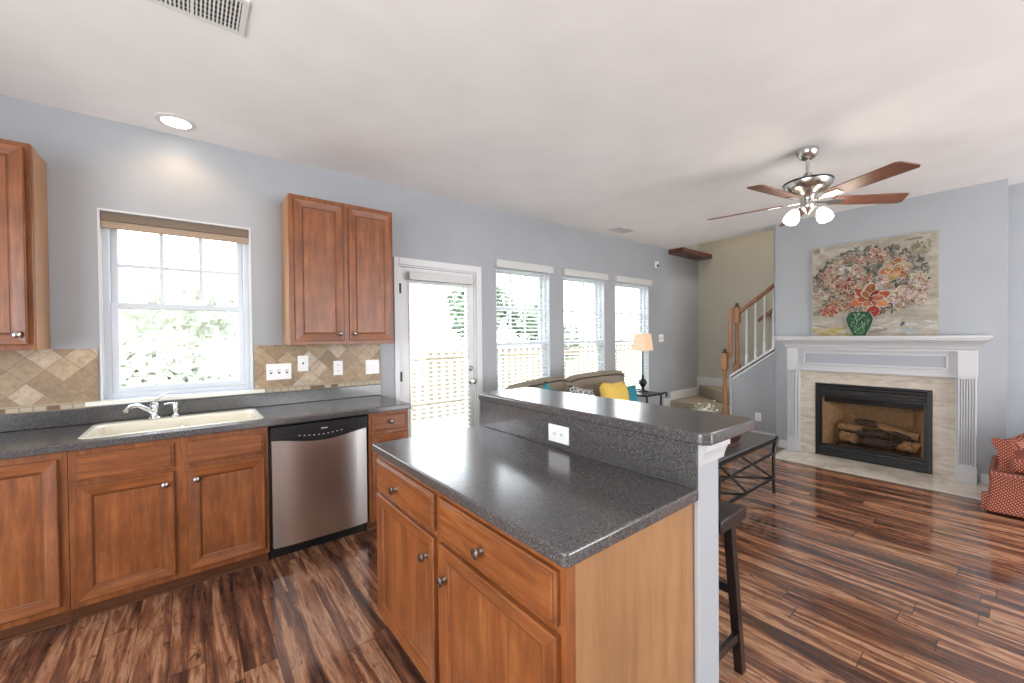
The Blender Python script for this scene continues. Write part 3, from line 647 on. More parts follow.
MB().lathe([(0.024, 0), (0.022, 0.008), (0.012, 0.016), (0.010, 0.035), (0.015, 0.045), (0.016, 0.07), (0.012, 0.085), (0.006, 0.092)], c).build('sprayer_body', 'chrome', e, smooth=True)
MB().tube([(c[0], c[1], c[2] + 0.082), (c[0] - 0.03, c[1] - 0.02, c[2] + 0.092), (c[0] - 0.055, c[1] - 0.035, c[2] + 0.088)], [0.007, 0.006, 0.006], 10).build('nozzle', 'chrome', e, smooth=True)
# backsplash
def splash(x0, x1, lab):
    o = MB().box(x0, x1, YB - 0.012, YB - 0.001, 1.0105, 1.370).build('tile_backsplash', 'tile'); tag(o, lab, 'backsplash'); return o
splash(-1.42, W1[0] - 0.018, 'travertine diamond tile backsplash left of the sink window')
splash(W1[1] + 0.085, 1.318, 'travertine diamond tile backsplash right of the sink window, behind the outlets')
splash2 = MB().box(W1[1] + 0.018, W1[1] + 0.085, YB - 0.012, YB - 0.001, 1.046, 1.370).box(W1[0] - 0.018, -0.50, YB - 0.012, YB - 0.001, 1.0105, 1.0175)
splash2.b.free()
o = MB().box(W1[1] + 0.018, W1[1] + 0.0845, YB - 0.012, YB - 0.001, 1.046, 1.370).build('tile_backsplash', 'tile'); tag(o, 'narrow strip of travertine tile touching the right side of the sink window', 'backsplash')

# wall plates
def plate(name, x, z, w, h, lab, cat, kind, plane='y', at=YB - 0.0125, n=1):
    e = thing(name, lab, cat, (x, at, z) if plane == 'y' else (at, x, z))
    def B(mb, u0, u1, v0, v1, t0, t1):
        if plane == 'y': mb.box(u0, u1, at - t1, at - t0, v0, v1)
        else: mb.box(at - t1, at - t0, u0, u1, v0, v1)
        return mb
    B(MB(), x - w / 2, x + w / 2, z - h / 2, z + h / 2, 0, 0.005).build('cover_plate', 'plate', e, bevel=0.002)
    for i in range(n):
        xx = x + (i - (n - 1) / 2) * (w / n) * 0.95
        if kind == 'toggle':
            t_ = B(MB(), xx - 0.005, xx + 0.005, z - 0.004, z + 0.014, 0.0055, 0.016).build('toggle', 'plate', e, bevel=0.001)
            B(MB(), xx - 0.008, xx + 0.008, z - 0.015, z + 0.015, 0.0051, 0.0056).build('toggle_slot', 'slot', e)
        elif kind == 'outlet':
            for s_ in (-1, 1):
                if w > h and n == 1: uu_, vv_ = xx + s_ * 0.022, z
                else: uu_, vv_ = xx, z + s_ * 0.022
                r_ = B(MB(), uu_ - 0.015, uu_ + 0.015, vv_ - 0.014, vv_ + 0.014, 0.0055, 0.0075).build('receptacle', 'plate', e, bevel=0.002)
                sm = MB(); B(sm, uu_ - 0.007, uu_ - 0.004, vv_ - 0.005, vv_ + 0.005, 0.008, 0.0085); B(sm, uu_ + 0.004, uu_ + 0.007, vv_ - 0.005, vv_ + 0.005, 0.008, 0.0085); sm.build('slots', 'slot', r_)
        elif kind == 'jack':
            B(MB(), xx - 0.006, xx + 0.006, z - 0.006, z + 0.008, 0.0055, 0.008).build('jack_port', 'slot', e)
        elif kind == 'rocker':
            B(MB(), xx - 0.016, xx + 0.016, z - 0.033, z + 0.033, 0.0055, 0.009).build('rocker', 'plate', e, bevel=0.001)
    return e
plate('switch_plate', 0.530, 1.168, 0.168, 0.122, 'white triple toggle switch plate nearest the sink window', 'light switch', 'toggle', n=3)
plate('phone_jack_plate', 0.697, 1.222, 0.076, 0.122, 'white plate with one dark jack, second from the sink window', 'jack plate', 'jack')
plate('wall_outlet', 0.960, 1.172, 0.074, 0.118, 'white double outlet on the tiles, third plate from the sink window', 'outlet', 'outlet')
plate('switch_plate', 1.245, 1.166, 0.118, 0.122, 'white two-gang switch plate at the right end of the tiles', 'light switch', 'rocker', n=2)
plate('switch_plate', 5.815, 1.372, 0.13, 0.12, 'white two-gang switch plate on the grey wall right of the windows', 'light switch', 'toggle', at=YB - 0.0005, n=2)
plate('wall_outlet', 1.292, 0.978, 0.128, 0.078, 'white horizontal outlet on the raised bar face above the island counter', 'outlet', 'outlet', plane='x', at=1.2915)
plate('wall_outlet', 2.23, 0.295, 0.075, 0.115, 'white outlet low on the wall under the stair balusters', 'outlet', 'outlet', plane='x', at=6.0395)
e = thing('motion_sensor', 'small white motion sensor high on the wall right of the windows', 'sensor', (5.684, YB, 2.505))
MB().box(5.64, 5.72, YB - 0.03, YB - 0.001, 2.46, 2.56).build('sensor_body', 'plate', e, bevel=0.01); MB().lathe([(0.022, 0), (0.016, -0.015), (0.004, -0.02)], (5.68, YB - 0.03, 2.49), 'y', 16).build('lens', 'slot', e, smooth=True)

# upper cabinets
YU = YB - 0.3055
def upper(x0, x1, lab, side=None):
    e = thing('wall_cabinet', lab, 'cabinet', ((x0 + x1) / 2, YB - 0.15, 1.37))
    MB().box(x0, x1, YU, YB - 0.0125, 1.3715, 2.45).build('body', 'wood', e, bevel=0.002)
    return e
e = upper(0.562, 1.322, 'two-door stained maple wall cabinet right of the sink window')
door_panel('door', 0.592, 0.926, 1.40, 2.42, 'y', YU, e, (0.895, 1.452)); door_panel('door', 0.968, 1.302, 1.40, 2.42, 'y', YU, e, (1.0, 1.452))
MB().box(0.5600, 0.5618, YU + 0.022, YB - 0.013, 1.372, 2.448).build('side_panel', 'maple', e)
e = upper(-1.40, -0.637, 'stained maple wall cabinet at the left edge with its door ajar')
MB().box(-0.6368, -0.6350, YU + 0.022, YB - 0.013, 1.372, 2.448).build('side_panel', 'maple', e)
dd = door_panel('door', 0, 0.362, 1.40 - 0, 2.42, 'y', 0, None)
kk = [k for k in bpy.data.objects if k.parent == dd]
knob(dd, (0.330, -0.015, 1.452), 'y', -1)
dd.parent = e; dd.location = Vector((-1.018, YU - 0.002, 0)) - e.location; dd.rotation_euler = (0, 0, -math.radians(3))
door_panel('door', -1.38, -1.03, 1.40, 2.42, 'y', YU, e)

# ------------------------------------------------------------------ island
XI = 0.697
e = thing('kitchen_island', 'stained maple island cabinet with pale end panel', 'island', (1.0, 1.29, 0))
MB().box(XI, 1.288, 0.683, 1.915, 0.085, 0.875).build('body', 'wood', e)
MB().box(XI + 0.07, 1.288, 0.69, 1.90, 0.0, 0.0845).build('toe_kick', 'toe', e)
MB().box(XI + 0.03, 1.2995, 0.676, 0.6825, 0.0, 0.874).build('end_panel', 'endpanel', e)
MB().box(XI, XI + 0.0295, 0.676, 0.6825, 0.1, 0.874).build('corner_stile', 'wood', e)
drawer('drawer_front', 1.325, 1.895, 0.712, 0.848, 'x', XI, e, (1.655, 0.772), 'woody'); drawer('drawer_front', 0.698, 1.285, 0.712, 0.848, 'x', XI, e, (1.01, 0.772), 'woody')
door_panel('door', 1.325, 1.895, 0.118, 0.688, 'x', XI, e, (1.385, 0.60), 'woody'); door_panel('door', 0.698, 1.285, 0.118, 0.688, 'x', XI, e, (1.245, 0.575), 'woody')
def poly_slab(pts, z0, z1): return MB().prism(pts, 'z', z0, z1)
e = thing('island_countertop', 'dark grey speckled island counter below the raised bar', 'countertop', (1.0, 1.29, 0.876))
c_ = 0.03
poly_slab([(0.670 + c_ * .3, 0.652), (1.290, 0.652), (1.290, 1.925), (0.670, 1.925), (0.670, 0.652 + c_ * .3)], 0.876, 0.914).build('worktop', 'counter', e, bevel=0.007, seg=3)
MB().box(1.2925, 1.3035, 0.662, 1.925, 0.9145, 1.0595).build('splash_face', 'counter', e)
struct(MB().box(1.304, 1.445, 0.662, 1.925, 0, 1.058).build('wall_pony', 'wall'), 'short blue grey wall carrying the raised bar')
mb = MB()
pr_ = [(0, 0.985), (0.006, 0.985), (0.010, 1.005), (0.020, 1.030), (0.028, 1.036), (0.028, 1.0585), (0, 1.0585)]
mb.prism([(0.662 - a, z) for a, z in pr_], 'x', 1.305, 1.475)
mb.prism([(1.4455 + a, z) for a, z in pr_], 'y', 0.662, 1.925)
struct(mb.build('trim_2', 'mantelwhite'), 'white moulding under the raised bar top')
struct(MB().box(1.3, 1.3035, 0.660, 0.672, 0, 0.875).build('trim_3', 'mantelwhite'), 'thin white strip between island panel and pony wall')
poly_slab([(1.300, 0.614), (1.640, 0.614), (1.675, 0.650), (1.675, 1.905), (1.645, 1.94), (1.300, 1.94), (1.276, 1.915), (1.276, 0.638)], 1.060, 1.100).build('raised_countertop', 'counter', bevel=0.009, seg=3)
tag(bpy.data.objects['raised_countertop'], 'raised dark grey speckled bar top with clipped corners', 'countertop')

# ------------------------------------------------------------------ ceiling fixtures
def vent(x0, x1, y0, y1, lab, banks, pitch=0.014):
    e = thing('ceiling_vent', lab, 'vent', ((x0 + x1) / 2, (y0 + y1) / 2, ZC - 0.008))
    f = 0.022; mb = holed('z', ZC - 0.008, ZC - 0.0005, x0, x1, y0, y1, [(x0 + f, (x0 + x1) / 2 - 0.006, y0 + f, y1 - f), ((x0 + x1) / 2 + 0.006, x1 - f, y0 + f, y1 - f)])
    mb.build('frame', 'white', e)
    MB().box(x0 + f, x1 - f, y0 + f, y1 - f, ZC - 0.0015, ZC - 0.0008).build('duct_back', 'slot', e)
    s_ = MB(); x = x0 + f + 0.008
    while x < x1 - f - 0.004:
        if abs(x - (x0 + x1) / 2) > 0.012: s_.bar((x, y0 + f, ZC - 0.006), (x, y1 - f, ZC - 0.006), 0.0065, 0.003)
        x += pitch
    yy = y0 + f + 0.02
    while yy < y1 - f:
        s_.box(x0 + f, x1 - f, yy - 0.0015, yy + 0.0015, ZC - 0.0045, ZC - 0.003); yy += 0.03
    s_.build('louvers', 'white', e)
vent(-0.155, 0.212, 1.955, 2.192, 'white slotted vent in the kitchen ceiling at the top edge', 2)
vent(4.262, 4.572, 3.14, 3.345, 'small white vent in the ceiling above the sofa windows', 2, 0.02)
def downlight(x, y, lab, power):
    e = thing('recessed_downlight', lab, 'ceiling light', (x, y, ZC - 0.01), group=None)
    MB().lathe([(0.102, -0.0005), (0.102, -0.005), (0.080, -0.009), (0.074, -0.009), (0.074, -0.0005)], (x, y, ZC), n=40, cap=False).build('trim_ring', 'white', e, smooth=True)
    MB().lathe([(0.0735, -0.001), (0.0735, -0.006), (0.05, -0.010), (0.01, -0.0115)], (x, y, ZC), n=32).build('lens', 'bulb', e, smooth=True)
    l = bpy.data.lights.new('downlight_lamp', 'SPOT'); l.energy = power; l.color = (1, 0.62, 0.32); l.spot_size = math.radians(150); l.spot_blend = 0.6; l.shadow_soft_size = 0.06
    o = bpy.data.objects.new('downlight_lamp', l); COL.objects.link(o); o.parent = e; o.location = (0, 0, -0.03)
downlight(-0.046, 3.315, 'lit round recessed downlight in the ceiling over the sink', 4.5)

# ceiling fan
FX, FY = 3.63, 1.0
fan = thing('ceiling_fan', 'five-blade ceiling fan with brushed nickel motor and two lit shades', 'ceiling fan', (FX, FY, 2.4))
MB().lathe([(0.070, -0.001), (0.072, -0.012), (0.066, -0.04), (0.045, -0.065), (0.018, -0.078)], (FX, FY, ZC), n=32).build('canopy', 'nickel', fan, smooth=True)
MB().lathe([(0.0125, 0), (0.0125, 0.18)], (FX, FY, 2.555), n=16).build('downrod', 'nickel', fan, smooth=True)
MB().lathe([(0.020, 0.19), (0.030, 0.175), (0.050, 0.155), (0.060, 0.138), (0.135, 0.130), (0.156, 0.115), (0.150, 0.090), (0.132, 0.065), (0.108, 0.050), (0.075, 0.042), (0.052, 0.02), (0.045, -0.01), (0.03, -0.02)], (FX, FY, 2.425), n=48).build('motor_housing', 'nickel', fan, smooth=True)
MB().lathe([(0.1565, 0.0), (0.1585, 0.003), (0.1585, 0.010), (0.1565, 0.013)], (FX, FY, 2.535), n=48, cap=False).build('trim_band', 'black', fan, smooth=True)
MB().lathe([(0.03, 0.02), (0.045, 0.0), (0.048, -0.03), (0.035, -0.055), (0.016, -0.075), (0.006, -0.09)], (FX, FY, 2.395), n=24).build('light_hub', 'nickel', fan, smooth=True)
def blade_mesh():
    mb = MB(); out = [(0.16, -0.050), (0.18, -0.058), (0.40, -0.066), (0.635, -0.072), (0.66, -0.06), (0.69, 0.045), (0.672, 0.066), (0.40, 0.062), (0.18, 0.054), (0.16, 0.045)]
    mb.prism(out, 'z', -0.004, 0.004); return mb
def iron_mesh():
    mb = MB(); mb.prism([(0.05, -0.014), (0.12, -0.012), (0.17, -0.035), (0.25, -0.03), (0.25, 0.03), (0.17, 0.035), (0.12, 0.012), (0.05, 0.014)], 'z', -0.010, -0.0045); return mb
b0 = blade_mesh().build('blade', 'fanblade', fan, world=False, bevel=0.002); i0 = iron_mesh().build('blade_iron', 'nickel', b0, world=False)
for k in range(5):
    b = b0 if k == 0 else copy_tree(b0, fan)
    b.location = (0, 0, 0.005); b.rotation_euler = (math.radians(-13), 0, math.radians((28, 100, 170, -118, -43)[k]))
for a in (127, -58):
    ca, sa = math.cos(math.radians(a)), math.sin(math.radians(a))
    ar = MB().tube([(FX + ca * 0.03, FY + sa * 0.03, 2.365), (FX + ca * 0.060, FY + sa * 0.060, 2.368), (FX + ca * 0.080, FY + sa * 0.080, 2.346)], 0.008, 10).build('light_arm', 'nickel', fan, smooth=True)
    mb = MB(); prof = [(0.020, 0.0), (0.030, -0.012), (0.046, -0.045), (0.052, -0.075), (0.046, -0.100), (0.026, -0.112)]
    mb.lathe(prof, (0, 0, 0), n=24)
    rot = Matrix.Rotation(math.radians(24), 4, Vector((sa, -ca, 0)).normalized())
    for v in mb.b.verts: v.co = rot @ v.co + Vector((FX + ca * 0.078, FY + sa * 0.078, 2.346))
    mb.build('lamp_shade', 'fanshade', fan, smooth=True)
    l = bpy.data.lights.new('fan_lamp', 'POINT'); l.energy = 2.5; l.color = (1, 0.88, 0.72); l.shadow_soft_size = 0.07
    o = bpy.data.objects.new('fan_lamp', l); COL.objects.link(o); o.parent = fan; o.location = (ca * 0.20, sa * 0.20, -0.22)

# ------------------------------------------------------------------ fireplace
mt = thing('fireplace_mantel', 'white fluted wooden mantelpiece around the fireplace', 'mantel', (5.65, 1.0, 0))
G = 0.0015
for (y0, y1, inner) in ((0.258, 0.374, 1), (1.672, 1.762, -1)):
    p_ = MB(); p_.box(5.675, XF - G, y0, y1, 0.165, 0.995)
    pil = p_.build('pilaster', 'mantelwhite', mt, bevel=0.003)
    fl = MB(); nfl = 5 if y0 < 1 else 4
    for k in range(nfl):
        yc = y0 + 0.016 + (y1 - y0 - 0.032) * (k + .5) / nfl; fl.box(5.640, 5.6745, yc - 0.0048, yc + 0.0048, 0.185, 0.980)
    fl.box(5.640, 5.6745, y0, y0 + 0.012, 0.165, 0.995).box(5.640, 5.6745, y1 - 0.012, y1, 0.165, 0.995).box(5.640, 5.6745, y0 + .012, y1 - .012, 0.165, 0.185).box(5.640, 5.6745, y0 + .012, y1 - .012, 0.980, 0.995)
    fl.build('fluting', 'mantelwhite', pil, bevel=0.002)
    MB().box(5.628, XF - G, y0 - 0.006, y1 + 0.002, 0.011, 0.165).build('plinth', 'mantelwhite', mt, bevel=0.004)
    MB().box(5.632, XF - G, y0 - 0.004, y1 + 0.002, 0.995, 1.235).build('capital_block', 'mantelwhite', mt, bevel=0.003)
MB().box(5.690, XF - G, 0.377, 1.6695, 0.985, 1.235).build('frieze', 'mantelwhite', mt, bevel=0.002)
mb = MB()
def ring_x(mb, y0, y1, z0, z1, xa, xb, w): mb.box(xa, xb, y0, y0 + w, z0, z1).box(xa, xb, y1 - w, y1, z0, z1).box(xa, xb, y0 + w, y1 - w, z1 - w, z1).box(xa, xb, y0 + w, y1 - w, z0, z0 + w)
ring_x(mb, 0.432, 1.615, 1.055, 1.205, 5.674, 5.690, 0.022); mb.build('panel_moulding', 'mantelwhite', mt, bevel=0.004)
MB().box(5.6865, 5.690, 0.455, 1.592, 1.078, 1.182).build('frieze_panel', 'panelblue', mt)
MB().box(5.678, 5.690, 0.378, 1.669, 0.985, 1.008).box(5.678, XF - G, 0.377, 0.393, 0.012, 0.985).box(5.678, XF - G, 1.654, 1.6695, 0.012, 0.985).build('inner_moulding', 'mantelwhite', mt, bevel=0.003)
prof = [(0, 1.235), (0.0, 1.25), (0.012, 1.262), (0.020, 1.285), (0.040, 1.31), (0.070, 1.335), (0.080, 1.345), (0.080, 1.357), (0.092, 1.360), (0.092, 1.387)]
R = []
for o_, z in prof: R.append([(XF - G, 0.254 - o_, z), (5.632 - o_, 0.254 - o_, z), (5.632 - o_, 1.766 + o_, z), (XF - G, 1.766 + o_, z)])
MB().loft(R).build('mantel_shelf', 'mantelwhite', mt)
sr = holed('x', 5.735, XF - G, 0.3935, 1.6535, 0.012, 0.984, [(0.548, 1.507, 0.0, 0.846)])
tag(sr.build('marble_surround', 'marble'), 'cream marble slabs framing the black fireplace', 'fireplace surround')
tag(poly_slab([(5.20, 0.175), (XF - G, 0.175), (XF - G, 1.80), (5.20, 1.80)], 0.0005, 0.011).build('hearth_slab', 'hearth', bevel=0.002), 'cream marble hearth set flat in front of the fireplace', 'hearth')
gf = thing('gas_fireplace', 'black framed gas fireplace with glass front', 'fireplace', (5.85, 1.03, 0))
FY0, FY1, FZ1 = 0.552, 1.503, 0.842
mb = MB(); mb.box(5.722, 5.770, FY0, FY0 + 0.035, 0.013, FZ1).box(5.722, 5.770, FY1 - 0.035, FY1, 0.013, FZ1).box(5.722, 5.770, FY0 + .035, FY1 - .035, FZ1 - 0.02, FZ1).box(5.722, 5.770, FY0 + .035, FY1 - .035, 0.013, 0.03)
mb.build('metal_frame', 'black', gf, bevel=0.003)
def louv(z0, z1, n):
    mb = MB(); h = (z1 - z0) / n
    for i in range(n): mb.prism([(5.727, z0 + h * i + h * .1), (5.740, z0 + h * (i + .9)), (5.760, z0 + h * (i + .9)), (5.760, z0 + h * i + h * .1)], 'y', FY0 + 0.035, FY1 - 0.035)
    return mb
louv(0.715, 0.822, 3).build('louver_panel', 'black', gf); louv(0.03, 0.125, 3).build('louver_panel', 'black', gf)
mb = MB(); ring_x(mb, FY0 + 0.036, FY1 - 0.036, 0.127, 0.713, 5.745, 5.765, 0.022); fr = mb.build('glass_frame', 'black', gf, bevel=0.002)
MB().box(5.80, 5.812, FY0 + 0.06, FY1 - 0.06, 0.625, 0.745).build('smoke_shield', 'black', gf)
MB().box(5.753, 5.757, FY0 + 0.058, FY1 - 0.058, 0.149, 0.691).build('pane', 'smoked', fr)
# firebox: open at front
mb = MB(); B0, B1, XB = FY0 + 0.05, FY1 - 0.05, 6.14
v = {}
fr_ = [(5.77, B0, 0.12), (5.77, B1, 0.12), (5.77, B1, 0.75), (5.77, B0, 0.75)]; bk_ = [(XB, B0 + 0.13, 0.12), (XB, B1 - 0.13, 0.12), (XB, B1 - 0.13, 0.75), (XB, B0 + 0.13, 0.75)]
A = [mb.b.verts.new(p) for p in fr_]; Bv = [mb.b.verts.new(p) for p in bk_]
for i in range(4): mb.face([A[i], A[(i + 1) % 4], Bv[(i + 1) % 4], Bv[i]])
mb.face(Bv); fb = mb.build('firebox', 'firebrick', gf)
fb.modifiers.new('solid', 'SOLIDIFY').thickness = 0.006
l = bpy.data.lights.new('firebox_glow', 'AREA')
mb = MB(); mb.box(5.84, 5.86, B0 + 0.1, B1 - 0.1, 0.15, 0.158).box(6.02, 6.04, B0 + 0.15, B1 - 0.15, 0.17, 0.178)
for k in range(7): yk = B0 + 0.14 + k * 0.095; mb.box(5.83, 6.05, yk, yk + 0.01, 0.158, 0.166)
mb.box(5.84, 5.86, B0 + .12, B0 + .14, 0.127, 0.15).box(5.84, 5.86, B1 - .14, B1 - .12, 0.127, 0.15)
mb.build('log_grate', 'black', gf)
bpy.data.lights.remove(l)
def log(a, b, r, lab, mat):
    a = Vector(a); b = Vector(b); n = 8; pts = []; rs = []
    for i in range(n + 1):
        f = i / n; p = a.lerp(b, f) + Vector((random.uniform(-1, 1), random.uniform(-1, 1), random.uniform(-1, 1))) * r * 0.12; pts.append(p); rs.append(r * random.uniform(0.88, 1.08))
    o = MB().tube(pts, rs, 12).build('fireplace_log', mat, smooth=True); tag(o, lab, 'log', 'gas logs in the firebox'); return o
log((5.905, 1.315, 0.235), (5.865, 1.18, 0.225), 0.058, 'fat pale tan log end at the left of the log pile', 'logend')
log((6.00, 1.34, 0.27), (5.99, 0.70, 0.275), 0.066, 'long charred log lying at the back of the pile', 'char')
log((5.865, 1.10, 0.215), (5.87, 0.87, 0.213), 0.042, 'charred log lying low at the front of the pile', 'char')
log((5.93, 1.33, 0.345), (5.90, 1.12, 0.335), 0.043, 'tan log resting high on the left of the pile', 'logend')
log((5.975, 0.98, 0.385), (5.90, 0.66, 0.325), 0.040, 'tan split log slanting down on the right of the pile', 'logend')
log((5.87, 0.80, 0.225), (5.885, 0.665, 0.222), 0.055, 'short tan log at the lower right of the pile', 'logend')
log((5.875, 1.14, 0.305), (5.90, 0.90, 0.300), 0.040, 'thick charred log lying across the middle of the pile', 'char')
log((5.93, 1.18, 0.41), (5.96, 1.00, 0.40), 0.036, 'charred chunk on the very top of the pile', 'char')
log((5.895, 0.86, 0.34), (5.885, 0.72, 0.305), 0.028, 'small charred log above the lower right tan log', 'char')

# painting leaning on mantel
pt = thing('canvas_painting', 'large canvas painting of orange and cream flowers in a green vase', 'painting', (5.72, 1.02, 1.388))
MB().box(5.722, 5.7555, 0.512, 1.532, 1.3885, 2.412).build('canvas_panel', 'canvas', pt)
def petals():
    mb = MB(); lay = mb.b.loops.layers.float_color.new('Col'); dep = [0.0]
    PX = 5.7215
    def poly(pts, c):
        dep[0] += 0.0000045
        f = mb.face([mb.b.verts.new((PX - dep[0], y, z)) for y, z in pts])
        if f:
            for lp in f.loops: lp[lay] = (c[0], c[1], c[2], 1)
    def uv(u, v):
        u = u * (1 + 0.163 * (1 - u)); return (1.532 - u * 1.02, 1.3885 + (1 - v) * 1.0235)   # u right, v down in the painting
    def blob(u, v, ru, rv, c, ang=0, n=9, jit=0.15):
        pts = []
        for i in range(n):
            a = 2 * PI * i / n; k = 1 + random.uniform(-jit, jit); x = ru * k * math.cos(a); y = rv * k * math.sin(a)
            pts.append(uv(min(.995, max(.005, u + x * math.cos(ang) - y * math.sin(ang))), min(.995, max(.005, v + x * math.sin(ang) + y * math.cos(ang)))))
        poly(pts, c)
    def vary(c, s=0.2): k = random.uniform(1 - s, 1 + s); return tuple(min(1, x * k) for x in c)
    for _ in range(60): blob(random.random(), random.random(), random.uniform(.03, .10), random.uniform(.01, .03), vary((0.40, 0.36, 0.30), .25), random.uniform(-.3, .3))
    for _ in range(26): blob(random.uniform(.0, .3), random.uniform(.9, 1), .04, .012, vary((0.55, 0.45, 0.20)), 0)
    for _ in range(14): blob(random.uniform(.45, 1), random.uniform(.86, .93), .05, .008, vary((0.62, 0.58, 0.54)), random.uniform(-.2, .2))
    blob(.78, .95, .08, .02, (0.45, 0.50, 0.55)); blob(.72, .88, .015, .03, (0.12, 0.16, 0.18), .6)
    GR = [(0.10, 0.13, 0.10), (0.16, 0.19, 0.15), (0.24, 0.27, 0.24), (0.28, 0.28, 0.20), (0.12, 0.16, 0.17), (0.26, 0.16, 0.10), (0.34, 0.33, 0.30)]
    def inb(u, v): return ((u - .46) / .47) ** 2 + ((v - .42) / .36) ** 2 < 1
    for _ in range(900):
        u, v = random.uniform(0, .95), random.uniform(.06, .80)
        if not inb(u, v): continue
        blob(u, v, random.uniform(.012, .045), random.uniform(.005, .013), vary(random.choice(GR), .35), random.uniform(0, PI), 7)
    def flower(u, v, r, cols, core, n=6, flat=0.85):
        a0 = random.uniform(0, PI)
        for layer in (1.0, 0.62):
            for i in range(n):
                a = a0 + 2 * PI * i / n + random.uniform(-.15, .15) + (0.4 if layer < 1 else 0); d = r * 0.55 * layer; rj = r * random.uniform(.85, 1.15)
                x, y = u + d * math.cos(a), v + d * flat * math.sin(a)
                blob(x, y, rj * .50 * layer, rj * .33 * layer, vary((0.62, 0.53, 0.44), .15), a, 9, .12)
                c = vary(random.choice(cols), .25)
                blob(x, y, rj * .43 * layer, rj * .25 * layer, c, a, 9, .12)
                for q in range(3): blob(x + random.gauss(0, rj * .1), y + random.gauss(0, rj * .08), rj * .25 * layer, rj * .03, tuple(k * random.choice([.45, .6, 1.4]) for k in c), a + random.uniform(-.25, .25), 6)
        for _ in range(7): blob(u + random.gauss(0, r * .10), v + random.gauss(0, r * .10), r * .10, r * .04, vary(core), random.uniform(0, PI), 6)
    OR = [(0.52, 0.13, 0.06), (0.45, 0.16, 0.08), (0.58, 0.22, 0.10), (0.36, 0.07, 0.05)]; CR = [(0.56, 0.46, 0.36), (0.48, 0.34, 0.25), (0.62, 0.54, 0.46)]
    RD = [(0.34, 0.08, 0.06), (0.40, 0.14, 0.08), (0.48, 0.28, 0.20)]; PK = [(0.44, 0.24, 0.19), (0.54, 0.36, 0.29), (0.38, 0.17, 0.12)]; YO = [(0.60, 0.33, 0.13), (0.54, 0.22, 0.07), (0.62, 0.48, 0.28)]
    BR = [(0.30, 0.14, 0.08), (0.40, 0.22, 0.13), (0.48, 0.34, 0.24)]
    for _ in range(46):
        a = random.uniform(0, 2 * PI); q = math.sqrt(random.random()); flower(.45 + .38 * q * math.cos(a), .41 + .28 * q * math.sin(a), random.uniform(.03, .06), random.choice([CR, PK, RD, BR, YO, CR, GR]), (0.14, 0.07, 0.05), 5)
    for f_ in ((.20, .27, .085, CR), (.36, .30, .08, CR), (.17, .38, .08, BR), (.27, .45, .09, RD), (.52, .15, .075, PK), (.30, .58, .09, RD), (.20, .66, .09, RD), (.14, .72, .085, OR), (.28, .70, .07, BR), (.43, .40, .07, BR),
               (.56, .42, .06, CR), (.85, .45, .09, CR), (.90, .55, .07, CR), (.80, .57, .08, BR), (.40, .20, .06, PK), (.87, .65, .06, CR), (.08, .55, .07, CR), (.05, .45, .05, GR)): flower(*f_, (0.2, 0.07, 0.05))
    flower(.66, .33, .125, YO, (0.40, 0.10, 0.03), 6); flower(.70, .61, .13, CR, (0.2, 0.12, 0.08), 6); flower(.47, .61, .165, OR, (0.18, 0.05, 0.03), 6)
    blob(.49, .745, .062, .062, (0.60, 0.44, 0.34)); blob(.49, .745, .054, .054, (0.36, 0.04, 0.035))
    for _ in range(6): blob(.49 + random.gauss(0, .02), .745 + random.gauss(0, .018), .02, .004, vary((0.5, 0.1, 0.08)), 1.3, 6)
    for _ in range(750):
        u, v = random.uniform(.02, .93), random.uniform(.10, .76)
        if not inb(u, v) or math.hypot(u - .47, v - .61) < .13: continue
        blob(u, v, random.uniform(.006, .020), random.uniform(.002, .005), vary(random.choice([(0.66, 0.60, 0.52), (0.10, 0.07, 0.05), (0.40, 0.18, 0.10), (0.20, 0.22, 0.18), (0.6, 0.45, 0.3), (0.3, 0.12, 0.08)]), .3), random.uniform(0, PI), 6)
    for _ in range(60): blob(random.uniform(.80, .95), random.uniform(.08, .20), .014, .006, vary(random.choice([(0.24, 0.24, 0.13), (0.50, 0.46, 0.30), (0.35, 0.33, 0.2)]), .3), random.uniform(0, PI))
    vp = [(.070, .745), (.088, .77), (.103, .80), (.106, .83), (.100, .86), (.088, .90), (.072, .94), (.056, .975), (.050, .995)]
    def outline(g): return [uv(.385 - w - g, v) for w, v in vp] + [uv(.385 + w + g, v) for w, v in reversed(vp)]
    poly(outline(.007), (0.50, 0.52, 0.45)); poly(outline(0), (0.035, 0.10, 0.05))
    for _ in range(150):
        v = random.uniform(.76, .985); w = min(k[0] for k in vp if abs(k[1] - v) < .04) - .018; u = .385 + random.uniform(-w, w)
        blob(u, v, random.uniform(.008, .022), .004, vary(random.choice([(0.09, 0.24, 0.11), (0.02, 0.06, 0.035), (0.20, 0.34, 0.19), (0.30, 0.42, 0.30)]), .3), random.uniform(.9, 2.1), 6)
    return mb
petals().build('painted_flowers', 'petal', pt)

# ------------------------------------------------------------------ stairs
st = thing('staircase', 'beige carpeted stairs turning up behind the fireplace wall', 'stairs', (6.5, 2.9, 0))
MB().box(5.86, 6.045, 2.605, YB - 0.02, 0, 0.18).build('bottom_step', 'carpet', st, bevel=0.012)
MB().box(6.05, 6.98, 2.605, YB - 0.02, 0, 0.36).build('landing', 'carpet', st, bevel=0.012)
MB().prism([(6.98, YB - 0.02), (6.98, 2.605), (6.19, 2.605), (6.19, 2.64)], 'z', 0.362, 0.54).build('winder_step', 'carpet', st, bevel=0.010)
for i in range(9): MB().box(6.19, 6.98, 2.60 - 0.26 * (i + 1), 2.60 - 0.26 * i - 0.002, 0.30 + 0.18 * i, 0.72 + 0.18 * i).build('step', 'carpet', st, bevel=0.010)
